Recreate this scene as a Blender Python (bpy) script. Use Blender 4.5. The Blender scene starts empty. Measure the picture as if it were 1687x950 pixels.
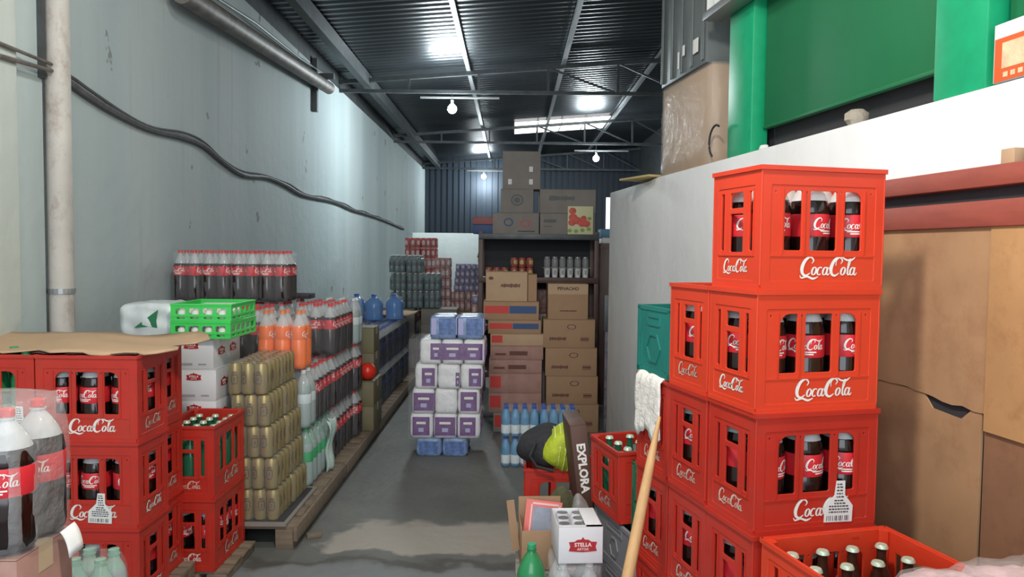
import bpy, bmesh, math, random
from mathutils import Vector, Matrix, Euler
random.seed(7)
S = bpy.context.scene
COL = S.collection
PI = math.pi

# ---------------------------------------------------------------- camera, world, lights
cd = bpy.data.cameras.new('camera'); cam = bpy.data.objects.new('camera', cd); COL.objects.link(cam)
cd.sensor_width = 36.0; cd.lens = 1250.0/1687*36.0; cd.clip_start = .02; cd.clip_end = 100
_p, _r = math.radians(2.75), math.radians(0.6)
fw = Vector((0, math.cos(_p), -math.sin(_p))); r0 = Vector((1, 0, 0)); u0 = r0.cross(fw)
rt = r0*math.cos(_r)+u0*math.sin(_r); up = rt.cross(fw)
M = Matrix((rt, up, -fw)).transposed().to_4x4(); M.translation = Vector((0, 0, 1.505))
cam.matrix_world = M
S.camera = cam
S.view_settings.view_transform = 'Standard'; S.view_settings.look = 'None'
S.view_settings.gamma = 1; S.view_settings.use_curve_mapping = False
S.view_settings.exposure = 0.0
w = bpy.data.worlds.new('world'); S.world = w; w.use_nodes = True
w.node_tree.nodes['Background'].inputs[0].default_value = (.80, .90, 1.0, 1)
w.node_tree.nodes['Background'].inputs[1].default_value = 1.0

def light(name, kind, loc, power, col, size=.1, target=None, size_y=None, spread=None):
    l = bpy.data.lights.new(name, kind); l.energy = power; l.color = col
    if kind == 'AREA':
        l.shape = 'RECTANGLE'; l.size = size; l.size_y = size_y or size
        if spread: l.spread = spread
    else: l.shadow_soft_size = size
    o = bpy.data.objects.new(name, l); COL.objects.link(o); o.location = loc
    if target is not None:
        o.rotation_euler = (Vector(target)-Vector(loc)).to_track_quat('-Z', 'Y').to_euler()
    return o
# the shop lamp over the loading area, and daylight through the open front behind the viewer
light('front_lamp', 'POINT', (-.10, 1.20, 3.05), 190, (1.0, .93, .84), .12)
light('wall_fill_lamp', 'POINT', (-.60, 3.0, 3.50), 70, (1.0, .96, .90), .12)  # unseen lamp added to brighten the white right wall
light('doorway_daylight', 'AREA', (-.3, -2.2, 2.2), 95, (.86, .93, 1.0), 3.2, (-.2, 5, .9), 2.2)
BULBS = [((-.813, 10.1, 3.39), 170), ((1.591, 14.7, 3.33), 150), ((-.744, 19.3, 3.41), 110)]

# ---------------------------------------------------------------- materials
MATS = {}
def mat(name, col, rough=.5, metal=0., alpha=1., bump=0., bscale=40., var=0., vscale=5., spec=.5, emit=0, stretch=(1, 1, 1), trans=0., dirt=None):
    """procedural material; var mixes a slightly darker tone in by noise; dirt = (colour, amount, scale)"""
    if name in MATS: return MATS[name]
    m = bpy.data.materials.new(name); m.use_nodes = True; MATS[name] = m
    nt = m.node_tree; b = nt.nodes['Principled BSDF']
    c = (*col, 1)
    b.inputs['Base Color'].default_value = c; b.inputs['Roughness'].default_value = rough
    b.inputs['Metallic'].default_value = metal; b.inputs['Specular IOR Level'].default_value = spec
    b.inputs['Alpha'].default_value = alpha
    if trans: b.inputs['Transmission Weight'].default_value = trans
    if emit:
        b.inputs['Emission Color'].default_value = c; b.inputs['Emission Strength'].default_value = emit
    tc = None
    if bump or var or dirt:
        tc = nt.nodes.new('ShaderNodeTexCoord'); mp = nt.nodes.new('ShaderNodeMapping')
        mp.inputs['Scale'].default_value = stretch
        nt.links.new(tc.outputs['Object'], mp.inputs['Vector'])
    def noise(scale, detail=5, ro=.6):
        n = nt.nodes.new('ShaderNodeTexNoise'); n.inputs['Scale'].default_value = scale
        n.inputs['Detail'].default_value = detail; n.inputs['Roughness'].default_value = ro
        nt.links.new(mp.outputs[0], n.inputs['Vector']); return n
    last = None
    if var:
        n = noise(vscale); r = nt.nodes.new('ShaderNodeValToRGB')
        r.color_ramp.elements[0].position = .3; r.color_ramp.elements[1].position = .7
        r.color_ramp.elements[0].color = tuple(x*(1-var) for x in col)+(1,); r.color_ramp.elements[1].color = tuple(min(1, x*(1+var*.5)) for x in col)+(1,)
        nt.links.new(n.outputs[0], r.inputs[0]); last = r.outputs[0]
    if dirt:
        n = noise(dirt[2], 8, .7); r = nt.nodes.new('ShaderNodeValToRGB')
        r.color_ramp.elements[0].position = .5; r.color_ramp.elements[1].position = .72
        r.color_ramp.elements[0].color = (0, 0, 0, 1); r.color_ramp.elements[1].color = (dirt[1],)*3+(1,)
        nt.links.new(n.outputs[0], r.inputs[0])
        mx = nt.nodes.new('ShaderNodeMixRGB'); nt.links.new(r.outputs[0], mx.inputs[0])
        if last: nt.links.new(last, mx.inputs[1])
        else: mx.inputs[1].default_value = c
        mx.inputs[2].default_value = (*dirt[0], 1); last = mx.outputs[0]
    if last: nt.links.new(last, b.inputs['Base Color'])
    if bump:
        n = noise(bscale); bp = nt.nodes.new('ShaderNodeBump'); bp.inputs['Strength'].default_value = bump; bp.inputs['Distance'].default_value = .02
        nt.links.new(n.outputs[0], bp.inputs['Height']); nt.links.new(bp.outputs[0], b.inputs['Normal'])
    return m

red = mat('red_plastic', (.50, .026, .014), .42, var=.14, vscale=5, dirt=((.32, .05, .03), .5, 9))
red_bright = mat('bright_red_plastic', (.68, .050, .018), .36, var=.10, vscale=4, dirt=((.45, .06, .03), .3, 8))
white_ink = mat('white_ink', (.80, .77, .72), .6)
worn_ink = mat('worn_ink', (.62, .45, .38), .7, dirt=((.45, .06, .04), .9, 60))
dark_ink = mat('dark_ink', (.03, .03, .035), .6)
cola = mat('cola_liquid', (.012, .004, .003), .12)
clear = mat('clear_plastic', (.75, .78, .78), .12, alpha=.42)
dome = mat('cloudy_clear_plastic', (.78, .80, .80), .12, alpha=.62)
clear_green = mat('clear_green_plastic', (.38, .62, .50), .12, alpha=.55)
greenpet = mat('green_plastic_bottle', (.03, .28, .10), .12, alpha=.82)
green_liq = mat('green_bottle_liquid', (.015, .20, .075), .12)
clear_liq = mat('clear_liquid', (.42, .52, .50), .15, alpha=.75)
orange_liq = mat('orange_liquid', (.90, .16, .01), .2)
blue_liq = mat('blue_water', (.10, .32, .55), .15, alpha=.85)
navy_liq = mat('dark_blue_liquid', (.012, .018, .045), .12)
red_label = mat('red_label', (.62, .02, .03), .45)
orange_label = mat('orange_label', (.85, .14, .01), .45)
green_label = mat('green_label', (.02, .38, .12), .45)
blue_label = mat('blue_label', (.03, .12, .35), .45)
white_label = mat('white_label', (.65, .72, .74), .5)
navy_label = mat('navy_label', (.02, .035, .12), .4)
red_cap = mat('red_cap', (.65, .03, .03), .4)
white_cap = mat('white_cap', (.7, .7, .68), .4)
green_cap = mat('green_cap', (.03, .30, .13), .4)
blue_cap = mat('blue_cap', (.03, .1, .45), .4)
crown = mat('crown_cap', (.55, .66, .52), .35, metal=.3)
film = mat('shrink_film', (.80, .82, .84), .16, alpha=.10, bump=1.0, bscale=14, spec=1.0)
film_thick = mat('thick_film', (.80, .80, .80), .2, alpha=.20, bump=1.0, bscale=10, spec=1.0)
gold = mat('gold_can', (.40, .30, .095), .33, metal=.55, var=.2, vscale=12)
gold_dark = mat('gold_can_print', (.10, .06, .02), .5)
silver = mat('can_top', (.6, .6, .6), .3, metal=.9)
card = mat('cardboard', (.36, .22, .125), .8, var=.10, vscale=4, bump=.1)
card_lt = mat('light_cardboard', (.46, .31, .19), .8, var=.1, vscale=4)
card_grey = mat('grey_cardboard', (.25, .225, .20), .85, var=.12, vscale=5)
card_edge = mat('cardboard_tape', (.50, .38, .25), .4)
card_white = mat('white_carton', (.70, .70, .72), .6, var=.05, vscale=4)
stella_red = mat('deep_red_print', (.42, .02, .03), .5)
print_brown = mat('brown_print', (.13, .045, .03), .7)
print_red = mat('red_print', (.55, .04, .03), .6)
print_blue = mat('blue_print', (.03, .07, .18), .6)
pink_card = mat('pinkish_carton', (.36, .20, .16), .7, var=.25, vscale=8)
green_tray = mat('bright_green_plastic', (.05, .58, .10), .4, var=.1, vscale=6)
teal = mat('teal_plastic', (.012, .19, .16), .45, var=.15, vscale=6)
dark_green = mat('dark_green_plastic', (.02, .16, .09), .45, var=.15, vscale=6)
wood = mat('pallet_wood', (.22, .165, .115), .85, var=.3, vscale=4, stretch=(1, 9, 9), bump=.3)
wood_lt = mat('light_wood', (.60, .36, .16), .6, var=.18, vscale=5, stretch=(6, 6, 1))
ply = mat('plywood', (.42, .245, .125), .7, var=.16, vscale=3, dirt=((.24, .10, .05), .5, 5))
ply2 = mat('orange_plywood', (.47, .26, .11), .7, var=.16, vscale=4, dirt=((.30, .12, .04), .5, 12))
ply3 = mat('dark_plywood', (.27, .135, .07), .75, var=.2, vscale=4, dirt=((.15, .07, .04), .6, 10))
red_wood = mat('painted_red_wood', (.33, .075, .050), .55, var=.15, vscale=8, stretch=(1, 1, 5))
dark = mat('dark_gap', (.035, .035, .04), .8)
greenp = mat('green_panel_paint', (.012, .155, .06), .5, var=.08, vscale=3)
greenl = mat('green_post_paint', (.008, .36, .16), .4, var=.12, vscale=14)
steel = mat('dark_steel', (.09, .10, .105), .5, metal=.5, var=.3, vscale=8)
galv = mat('galvanised', (.34, .35, .36), .4, metal=.6)
rust = mat('rusty_pipe', (.20, .18, .165), .55, metal=.3, var=.4, vscale=10, dirt=((.10, .07, .05), .8, 14))
pole_m = mat('painted_pole', (.50, .47, .43), .6, var=.15, vscale=7, dirt=((.22, .14, .10), .7, 12), stretch=(1, 1, .6))
cable_m = mat('grey_cable', (.11, .11, .115), .6, var=.3, vscale=20)
pwhite = mat('toilet_pack_film', (.80, .79, .80), .28, var=.06, vscale=10, bump=.4, bscale=25)
purple = mat('purple_print', (.16, .045, .22), .35, var=.45, vscale=28)
lilac = mat('lilac_print', (.42, .40, .66), .35)
pblue = mat('pale_blue_pack', (.24, .34, .56), .3, var=.4, vscale=25)
lime = mat('lime_fabric', (.47, .56, .03), .6, var=.3, vscale=10, bump=.3)
lime_lt = mat('pale_lime_piping', (.72, .80, .25), .5)
black_fab = mat('black_fabric', (.022, .022, .026), .8, bump=.4)
brown_box = mat('dark_brown_carton', (.095, .045, .03), .6, var=.15)
foam = mat('white_foam_sheet', (.80, .77, .72), .85, bump=.6, bscale=22, var=.06)
grey_plastic = mat('grey_plastic', (.22, .22, .24), .6)
olive_card = mat('olive_carton', (.17, .145, .075), .6, var=.2, vscale=8)
weeds = mat('dry_olive_cloth', (.075, .075, .035), .9, bump=.6)
can_red = mat('red_can', (.50, .05, .04), .35, var=.35, vscale=30)
can_pink = mat('pink_can', (.55, .26, .25), .35, var=.35, vscale=40)
can_green = mat('grey_green_bottle', (.17, .25, .24), .2, var=.2, vscale=30)
can_purple = mat('violet_can', (.28, .26, .46), .35, var=.4, vscale=40)
paper_white = mat('white_paper', (.75, .75, .73), .7)
bluebox = mat('blue_box', (.06, .22, .34), .5)
glassjar = mat('glass_jar', (.35, .36, .35), .1, alpha=.6)
bulb_m = mat('bulb_glow', (.90, .98, 1.0), .5, emit=45)
sky_m = mat('skylight_sheet', (1.0, .97, .93), .5, emit=2.6)
window_m = mat('lit_window', (.95, .97, 1.0), .5, emit=1.2)

def walls_mat(name, c1, c2, rough=.75, bands=True, chips=False, grime=(.30, .28, .24)):
    m = bpy.data.materials.new(name); m.use_nodes = True; nt = m.node_tree; b = nt.nodes['Principled BSDF']; b.inputs['Roughness'].default_value = rough
    tc = nt.nodes.new('ShaderNodeTexCoord'); mp = nt.nodes.new('ShaderNodeMapping'); nt.links.new(tc.outputs['Object'], mp.inputs[0])
    mp.inputs['Scale'].default_value = (1, 1.1, .12)
    n = nt.nodes.new('ShaderNodeTexNoise'); n.inputs['Scale'].default_value = 1.6; n.inputs['Detail'].default_value = 4; nt.links.new(mp.outputs[0], n.inputs[0])
    r = nt.nodes.new('ShaderNodeValToRGB'); r.color_ramp.elements[0].position = .35; r.color_ramp.elements[1].position = .65
    r.color_ramp.elements[0].color = (*c1, 1); r.color_ramp.elements[1].color = (*c2, 1); nt.links.new(n.outputs[0], r.inputs[0])
    last = r.outputs[0]
    # streaks of grime running down
    mp2 = nt.nodes.new('ShaderNodeMapping'); mp2.inputs['Scale'].default_value = (1, 5, .25); nt.links.new(tc.outputs['Object'], mp2.inputs[0])
    n2 = nt.nodes.new('ShaderNodeTexNoise'); n2.inputs['Scale'].default_value = 2.2; n2.inputs['Detail'].default_value = 6; nt.links.new(mp2.outputs[0], n2.inputs[0])
    r2 = nt.nodes.new('ShaderNodeValToRGB'); r2.color_ramp.elements[0].position = .58; r2.color_ramp.elements[1].position = .78
    r2.color_ramp.elements[0].color = (0, 0, 0, 1); r2.color_ramp.elements[1].color = (.35, .35, .35, 1); nt.links.new(n2.outputs[0], r2.inputs[0])
    mx = nt.nodes.new('ShaderNodeMixRGB'); nt.links.new(r2.outputs[0], mx.inputs[0]); nt.links.new(last, mx.inputs[1]); mx.inputs[2].default_value = (*grime, 1); last = mx.outputs[0]
    if chips:   # chipped plaster spots
        n3 = nt.nodes.new('ShaderNodeTexNoise'); n3.inputs['Scale'].default_value = 4.2; n3.inputs['Detail'].default_value = 3; nt.links.new(tc.outputs['Object'], n3.inputs[0])
        r3 = nt.nodes.new('ShaderNodeValToRGB'); r3.color_ramp.elements[0].position = .70; r3.color_ramp.elements[1].position = .715
        r3.color_ramp.elements[0].color = (0, 0, 0, 1); r3.color_ramp.elements[1].color = (.8, .8, .8, 1); nt.links.new(n3.outputs[0], r3.inputs[0])
        mx3 = nt.nodes.new('ShaderNodeMixRGB'); nt.links.new(r3.outputs[0], mx3.inputs[0]); nt.links.new(last, mx3.inputs[1]); mx3.inputs[2].default_value = (.2, .19, .18, 1); last = mx3.outputs[0]
    nt.links.new(last, b.inputs['Base Color'])
    n4 = nt.nodes.new('ShaderNodeTexNoise'); n4.inputs['Scale'].default_value = 9; n4.inputs['Detail'].default_value = 6; nt.links.new(tc.outputs['Object'], n4.inputs[0])
    bp = nt.nodes.new('ShaderNodeBump'); bp.inputs['Strength'].default_value = .25; bp.inputs['Distance'].default_value = .03; nt.links.new(n4.outputs[0], bp.inputs['Height']); nt.links.new(bp.outputs[0], b.inputs['Normal'])
    return m
wall_m = walls_mat('painted_wall', (.40, .475, .485), (.49, .55, .55), chips=True)
pier_m = walls_mat('pier_paint', (.50, .55, .52), (.60, .63, .58), grime=(.35, .27, .2))
wallr_m = walls_mat('white_wall', (.76, .76, .76), (.84, .84, .84), grime=(.6, .58, .55))

def floor_mat():
    m = bpy.data.materials.new('concrete_floor'); m.use_nodes = True; nt = m.node_tree; b = nt.nodes['Principled BSDF']; b.inputs['Roughness'].default_value = .62
    N = lambda t: nt.nodes.new(t); L = nt.links.new
    tc = N('ShaderNodeTexCoord')
    n = N('ShaderNodeTexNoise'); n.inputs['Scale'].default_value = 1.3; n.inputs['Detail'].default_value = 9; L(tc.outputs['Object'], n.inputs[0])
    r = N('ShaderNodeValToRGB'); r.color_ramp.elements[0].position = .3; r.color_ramp.elements[1].position = .72
    r.color_ramp.elements[0].color = (.105, .108, .10, 1); r.color_ramp.elements[1].color = (.185, .188, .175, 1); L(n.outputs[0], r.inputs[0])
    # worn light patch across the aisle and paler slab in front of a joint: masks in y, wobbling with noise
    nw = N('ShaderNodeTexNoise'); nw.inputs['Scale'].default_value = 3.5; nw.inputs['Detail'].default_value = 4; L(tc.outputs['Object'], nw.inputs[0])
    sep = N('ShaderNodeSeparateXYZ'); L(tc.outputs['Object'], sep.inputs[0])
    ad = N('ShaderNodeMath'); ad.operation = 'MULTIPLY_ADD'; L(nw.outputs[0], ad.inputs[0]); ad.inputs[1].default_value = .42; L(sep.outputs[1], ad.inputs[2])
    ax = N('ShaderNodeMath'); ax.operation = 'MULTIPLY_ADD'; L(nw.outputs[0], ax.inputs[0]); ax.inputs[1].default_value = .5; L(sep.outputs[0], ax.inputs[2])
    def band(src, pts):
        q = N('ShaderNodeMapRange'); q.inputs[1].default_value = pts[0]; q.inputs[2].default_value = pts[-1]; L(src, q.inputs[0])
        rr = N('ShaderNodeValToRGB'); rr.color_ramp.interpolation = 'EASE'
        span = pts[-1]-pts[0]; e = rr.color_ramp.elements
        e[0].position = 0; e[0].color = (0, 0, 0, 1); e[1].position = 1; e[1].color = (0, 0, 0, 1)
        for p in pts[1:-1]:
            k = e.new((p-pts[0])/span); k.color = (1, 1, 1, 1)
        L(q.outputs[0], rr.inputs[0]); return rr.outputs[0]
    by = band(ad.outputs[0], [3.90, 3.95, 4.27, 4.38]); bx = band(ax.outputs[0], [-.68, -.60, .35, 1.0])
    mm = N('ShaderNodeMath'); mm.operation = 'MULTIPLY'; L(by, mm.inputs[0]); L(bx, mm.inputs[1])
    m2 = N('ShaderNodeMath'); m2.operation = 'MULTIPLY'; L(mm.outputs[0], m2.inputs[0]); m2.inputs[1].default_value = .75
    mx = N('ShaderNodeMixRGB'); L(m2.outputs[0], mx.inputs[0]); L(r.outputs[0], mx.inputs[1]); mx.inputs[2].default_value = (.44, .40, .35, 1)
    slab = band(ad.outputs[0], [-5, -4.8, 3.72, 3.80])
    m3 = N('ShaderNodeMath'); m3.operation = 'MULTIPLY'; L(slab, m3.inputs[0]); m3.inputs[1].default_value = .55
    mx2 = N('ShaderNodeMixRGB'); L(m3.outputs[0], mx2.inputs[0]); L(mx.outputs[0], mx2.inputs[1]); mx2.inputs[2].default_value = (.24, .26, .28, 1)
    seam = band(ad.outputs[0], [3.76, 3.79, 3.81, 3.86])
    m4 = N('ShaderNodeMath'); m4.operation = 'MULTIPLY'; L(seam, m4.inputs[0]); m4.inputs[1].default_value = .7
    mx3 = N('ShaderNodeMixRGB'); L(m4.outputs[0], mx3.inputs[0]); L(mx2.outputs[0], mx3.inputs[1]); mx3.inputs[2].default_value = (.07, .065, .06, 1)
    L(mx3.outputs[0], b.inputs['Base Color'])
    nb = N('ShaderNodeTexNoise'); nb.inputs['Scale'].default_value = 14; nb.inputs['Detail'].default_value = 8; L(tc.outputs['Object'], nb.inputs[0])
    bp = N('ShaderNodeBump'); bp.inputs['Strength'].default_value = .35; bp.inputs['Distance'].default_value = .02; L(nb.outputs[0], bp.inputs['Height']); L(bp.outputs[0], b.inputs['Normal'])
    return m
floor_m = floor_mat()
roof_m = mat('roof_sheet', (.075, .085, .095), .30, metal=.75, var=.25, vscale=1.5)

# ---------------------------------------------------------------- mesh helpers
class MB:
    def __init__(s): s.v = []; s.f = []; s.m = []; s.mats = []
    def mi(s, m):
        if m not in s.mats: s.mats.append(m)
        return s.mats.index(m)
    def add(s, vs, fs, m, T=None):
        k = len(s.v); i = s.mi(m)
        s.v += [tuple(T @ Vector(p)) if T else tuple(p) for p in vs]
        for f in fs: s.f.append([k+q for q in f]); s.m.append(i)
    def box(s, c, d, m, T=None):
        x, y, z = (a/2 for a in d)
        vs = [(c[0]+a*x, c[1]+b*y, c[2]+e*z) for e in (-1, 1) for a, b in ((-1, -1), (1, -1), (1, 1), (-1, 1))]
        s.add(vs, [(3, 2, 1, 0), (4, 5, 6, 7), (0, 1, 5, 4), (1, 2, 6, 5), (2, 3, 7, 6), (3, 0, 4, 7)], m, T)
    def bx(s, x0, x1, y0, y1, z0, z1, m, T=None): s.box(((x0+x1)/2, (y0+y1)/2, (z0+z1)/2), (x1-x0, y1-y0, z1-z0), m, T)
    def lathe(s, prof, m, n=16, c=(0, 0), T=None, caps=True, wob=None):
        vs = []; fs = []
        for j, (r, z) in enumerate(prof):
            for i in range(n):
                a = 2*PI*i/n; rr = r*(1+(wob(a, z) if wob else 0)); vs.append((c[0]+rr*math.cos(a), c[1]+rr*math.sin(a), z))
        for j in range(len(prof)-1):
            for i in range(n): fs.append((j*n+i, j*n+(i+1) % n, (j+1)*n+(i+1) % n, (j+1)*n+i))
        if caps: fs.append(tuple(range(n-1, -1, -1))); fs.append(tuple((len(prof)-1)*n+i for i in range(n)))
        s.add(vs, fs, m, T)
    def tube(s, pts, r, m, n=8, radii=None):
        P = [Vector(p) for p in pts]; vs = []; fs = []
        for j, p in enumerate(P):
            t = (P[min(j+1, len(P)-1)]-P[max(j-1, 0)]).normalized()
            a = t.cross(Vector((0, 0, 1)));
            if a.length < .05: a = t.cross(Vector((0, 1, 0)))
            a.normalize(); b = t.cross(a); rr = radii[j] if radii else r
            for i in range(n):
                q = 2*PI*i/n; vs.append(p+a*rr*math.cos(q)+b*rr*math.sin(q))
        for j in range(len(P)-1):
            for i in range(n): fs.append((j*n+i, j*n+(i+1) % n, (j+1)*n+(i+1) % n, (j+1)*n+i))
        fs.append(tuple(range(n))); fs.append(tuple((len(P)-1)*n+i for i in range(n-1, -1, -1)))
        s.add(vs, fs, m)
    def bar(s, a, b, wdt, m, h=None):
        a = Vector(a); b = Vector(b); d = b-a; L = d.length; h = h or wdt
        q = d.to_track_quat('X', 'Z').to_matrix().to_4x4(); q.translation = (a+b)/2
        s.box((0, 0, 0), (L, wdt, h), m, q)
    def mesh(s, me, m, T=None):
        s.add([v.co.copy() for v in me.vertices], [tuple(p.vertices) for p in me.polygons], m, T)
    def build(s, name, smooth=False, bevel=0, angle=40):
        me = bpy.data.meshes.new(name); me.from_pydata(s.v, [], s.f)
        for m in s.mats: me.materials.append(m)
        me.polygons.foreach_set('material_index', s.m); me.update()
        bm = bmesh.new(); bm.from_mesh(me)
        bmesh.ops.recalc_face_normals(bm, faces=bm.faces)
        if bevel:
            ed = [e for e in bm.edges if len(e.link_faces) == 2 and e.calc_face_angle(0) > .6]
            bmesh.ops.bevel(bm, geom=ed, offset=bevel, segments=2, profile=.5, affect='EDGES', clamp_overlap=True)
        for f in bm.faces: f.smooth = smooth or bool(bevel)
        if smooth or bevel:
            for e in bm.edges:
                if len(e.link_faces) == 2 and e.calc_face_angle(0) > math.radians(angle): e.smooth = False
        bm.to_mesh(me); bm.free()
        return me

def thing(name, label, cat, loc=(0, 0, 0), rz=0, group=None, rot=None):
    o = bpy.data.objects.new(name, None); COL.objects.link(o); o.empty_display_size = .05
    o.location = loc; o.rotation_euler = rot if rot else (0, 0, rz)
    o['label'] = label; o['category'] = cat
    if group: o['group'] = group
    return o
def part(name, me, parent, loc=(0, 0, 0), rot=(0, 0, 0), label=None, scale=None):
    o = bpy.data.objects.new(name, me); COL.objects.link(o); o.parent = parent; o.location = loc; o.rotation_euler = rot
    if scale: o.scale = scale
    if label: o['label'] = label
    return o
def single(name, me, label, cat, loc=(0, 0, 0), rz=0, group=None, rot=None):
    o = bpy.data.objects.new(name, me); COL.objects.link(o); o.location = loc; o.rotation_euler = rot if rot else (0, 0, rz)
    o['label'] = label; o['category'] = cat
    if group: o['group'] = group
    return o
def struct(name, me, loc=(0, 0, 0), rot=(0, 0, 0)):
    o = bpy.data.objects.new(name, me); COL.objects.link(o); o['kind'] = 'structure'; o.location = loc; o.rotation_euler = rot; return o

def curve2d(splines, thick, bevel=0.0):
    """filled flat outline with holes, extruded to THICK; returns a mesh in its own xy plane"""
    cu = bpy.data.curves.new('tmp', 'CURVE'); cu.dimensions = '2D'; cu.fill_mode = 'BOTH'; cu.extrude = thick/2-bevel; cu.bevel_depth = bevel; cu.bevel_resolution = 0
    for pts in splines:
        sp = cu.splines.new('POLY'); sp.points.add(len(pts)-1); sp.use_cyclic_u = True
        for i, p in enumerate(pts): sp.points[i].co = (p[0], p[1], 0, 1)
    o = bpy.data.objects.new('tmp', cu); COL.objects.link(o); bpy.context.view_layer.update()
    me = bpy.data.meshes.new_from_object(o.evaluated_get(bpy.context.evaluated_depsgraph_get()))
    bpy.data.objects.remove(o); bpy.data.curves.remove(cu); return me
def text_mesh(s, size=1., align='CENTER', bold=0., extrude=.0006):
    cu = bpy.data.curves.new('tmp', 'FONT'); cu.body = s; cu.size = size; cu.align_x = align; cu.align_y = 'CENTER'; cu.extrude = extrude; cu.offset = bold; cu.resolution_u = 2
    o = bpy.data.objects.new('tmp', cu); COL.objects.link(o); bpy.context.view_layer.update()
    me = bpy.data.meshes.new_from_object(o.evaluated_get(bpy.context.evaluated_depsgraph_get()))
    bpy.data.objects.remove(o); bpy.data.curves.remove(cu); return me
def rrect(x0, x1, y0, y1, r=(.004,)*4, n=4):
    """rounded rectangle, r = radii of (bottom-left, bottom-right, top-right, top-left)"""
    if not isinstance(r, (tuple, list)): r = (r,)*4
    out = []
    for (cx, cy, a0), rr in zip(((x0, y0, PI), (x1, y0, 1.5*PI), (x1, y1, 0), (x0, y1, .5*PI)), r):
        sx = 1 if cx == x0 else -1; sy = 1 if cy == y0 else -1
        ox, oy = cx+sx*rr, cy+sy*rr
        for k in range(n+1):
            a = a0+.5*PI*k/n; out.append((ox+rr*math.cos(a), oy+rr*math.sin(a)))
    return out
def xz(y, flip=1):      # curve xy plane -> upright panel facing -y at this y
    return Matrix.Translation((0, y, 0)) @ Matrix(((flip, 0, 0, 0), (0, 0, -flip, 0), (0, 1, 0, 0), (0, 0, 0, 1)))

# ---- the script logotype of the crates, drawn stroke by stroke (unit: letter height)
def catmull(P, n=7):
    out = []
    for i in range(len(P)-1):
        p0 = P[max(i-1, 0)]; p1 = P[i]; p2 = P[i+1]; p3 = P[min(i+2, len(P)-1)]
        for k in range(n):
            t = k/n
            out.append(tuple(.5*((2*b)+(-a+c)*t+(2*a-5*b+4*c-d)*t*t+(-a+3*b-3*c+d)*t**3) for a, b, c, d in zip(p0, p1, p2, p3)))
    out.append(P[-1]); return out
_C = [(.72, .62, .02), (.82, .80, .06), (.62, .97, .08), (.32, .78, .13), (.14, .40, .16), (.18, .10, .12), (.38, .0, .08), (.62, .14, .03)]
def ell(cx, cy, rx, ry, sl=.25, a0=60, a1=420, thick=.085, thin=.03):
    P = []
    for k in range(11):
        a = math.radians(a0+(a1-a0)*k/10); x = rx*math.cos(a); y = ry*math.sin(a)
        P.append((cx+x+sl*y, cy+y, thin+(thick-thin)*abs(math.cos(a))))
    return P
STROKES = [_C,
    [(.02, .02, .02), (.12, -.12, .06), (.45, -.05, .08), (.80, -.16, .09), (1.12, -.05, .02)],
    ell(.86, .24, .12, .20), ell(1.20, .24, .13, .20, a0=50, a1=310), ell(1.52, .24, .12, .20), [(1.70, .44, .05), (1.63, .14, .07), (1.70, .04, .05), (1.80, .14, .03)],
    [(1.76, .36, .09), (1.92, .40, .10)],
    [(x+1.75, y, w_) for x, y, w_ in _C], [(2.18, .52, .03), (2.22, .82, .05), (2.50, .98, .06), (2.8, .84, .07), (3.1, .82, .08), (3.38, 1.0, .03)],
    ell(2.62, .24, .12, .20), [(2.84, .1, .03), (3.02, .62, .05), (3.08, .86, .05), (2.98, .80, .05), (2.90, .30, .07), (2.93, .05, .06), (3.04, .12, .03)],
    ell(3.18, .24, .12, .20), [(3.36, .44, .05), (3.29, .14, .07), (3.36, .04, .05), (3.46, .16, .03)]]
def logo_ribbons(width, z=.0008, wrap=None, n=7):
    """list of (verts, faces): flat ribbons, centred, in xz (y towards the viewer = -), WIDTH wide; WRAP = cylinder radius"""
    k = width/3.45; vs = []; fs = []
    for st in STROKES:
        C_ = catmull(st, n if not wrap else 3); b = len(vs)
        for j, (x, y, ww) in enumerate(C_):
            x2, y2, _ = C_[min(j+1, len(C_)-1)]; x1, y1, _ = C_[max(j-1, 0)]
            dx, dy = x2-x1, y2-y1; L = math.hypot(dx, dy) or 1; nx, ny = -dy/L*ww*.62, dx/L*ww*.62
            for sg in (1, -1):
                px, pz = (x+sg*nx-1.72)*k, (y+sg*ny-.42)*k
                if wrap: a = px/wrap; vs.append((math.sin(a)*(wrap+z), -math.cos(a)*(wrap+z), pz))
                else: vs.append((px, -z, pz))
            if j: q = b+2*j; fs.append((q-2, q-1, q+1, q))
    return vs, fs
def logo_mesh(width, m):
    b = MB(); v, f = logo_ribbons(width); b.add(v, f, m)
    v2 = [(x, y+.0016, z) for x, y, z in v]; b.add(v2, f, m); return b.build('logo')

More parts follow.
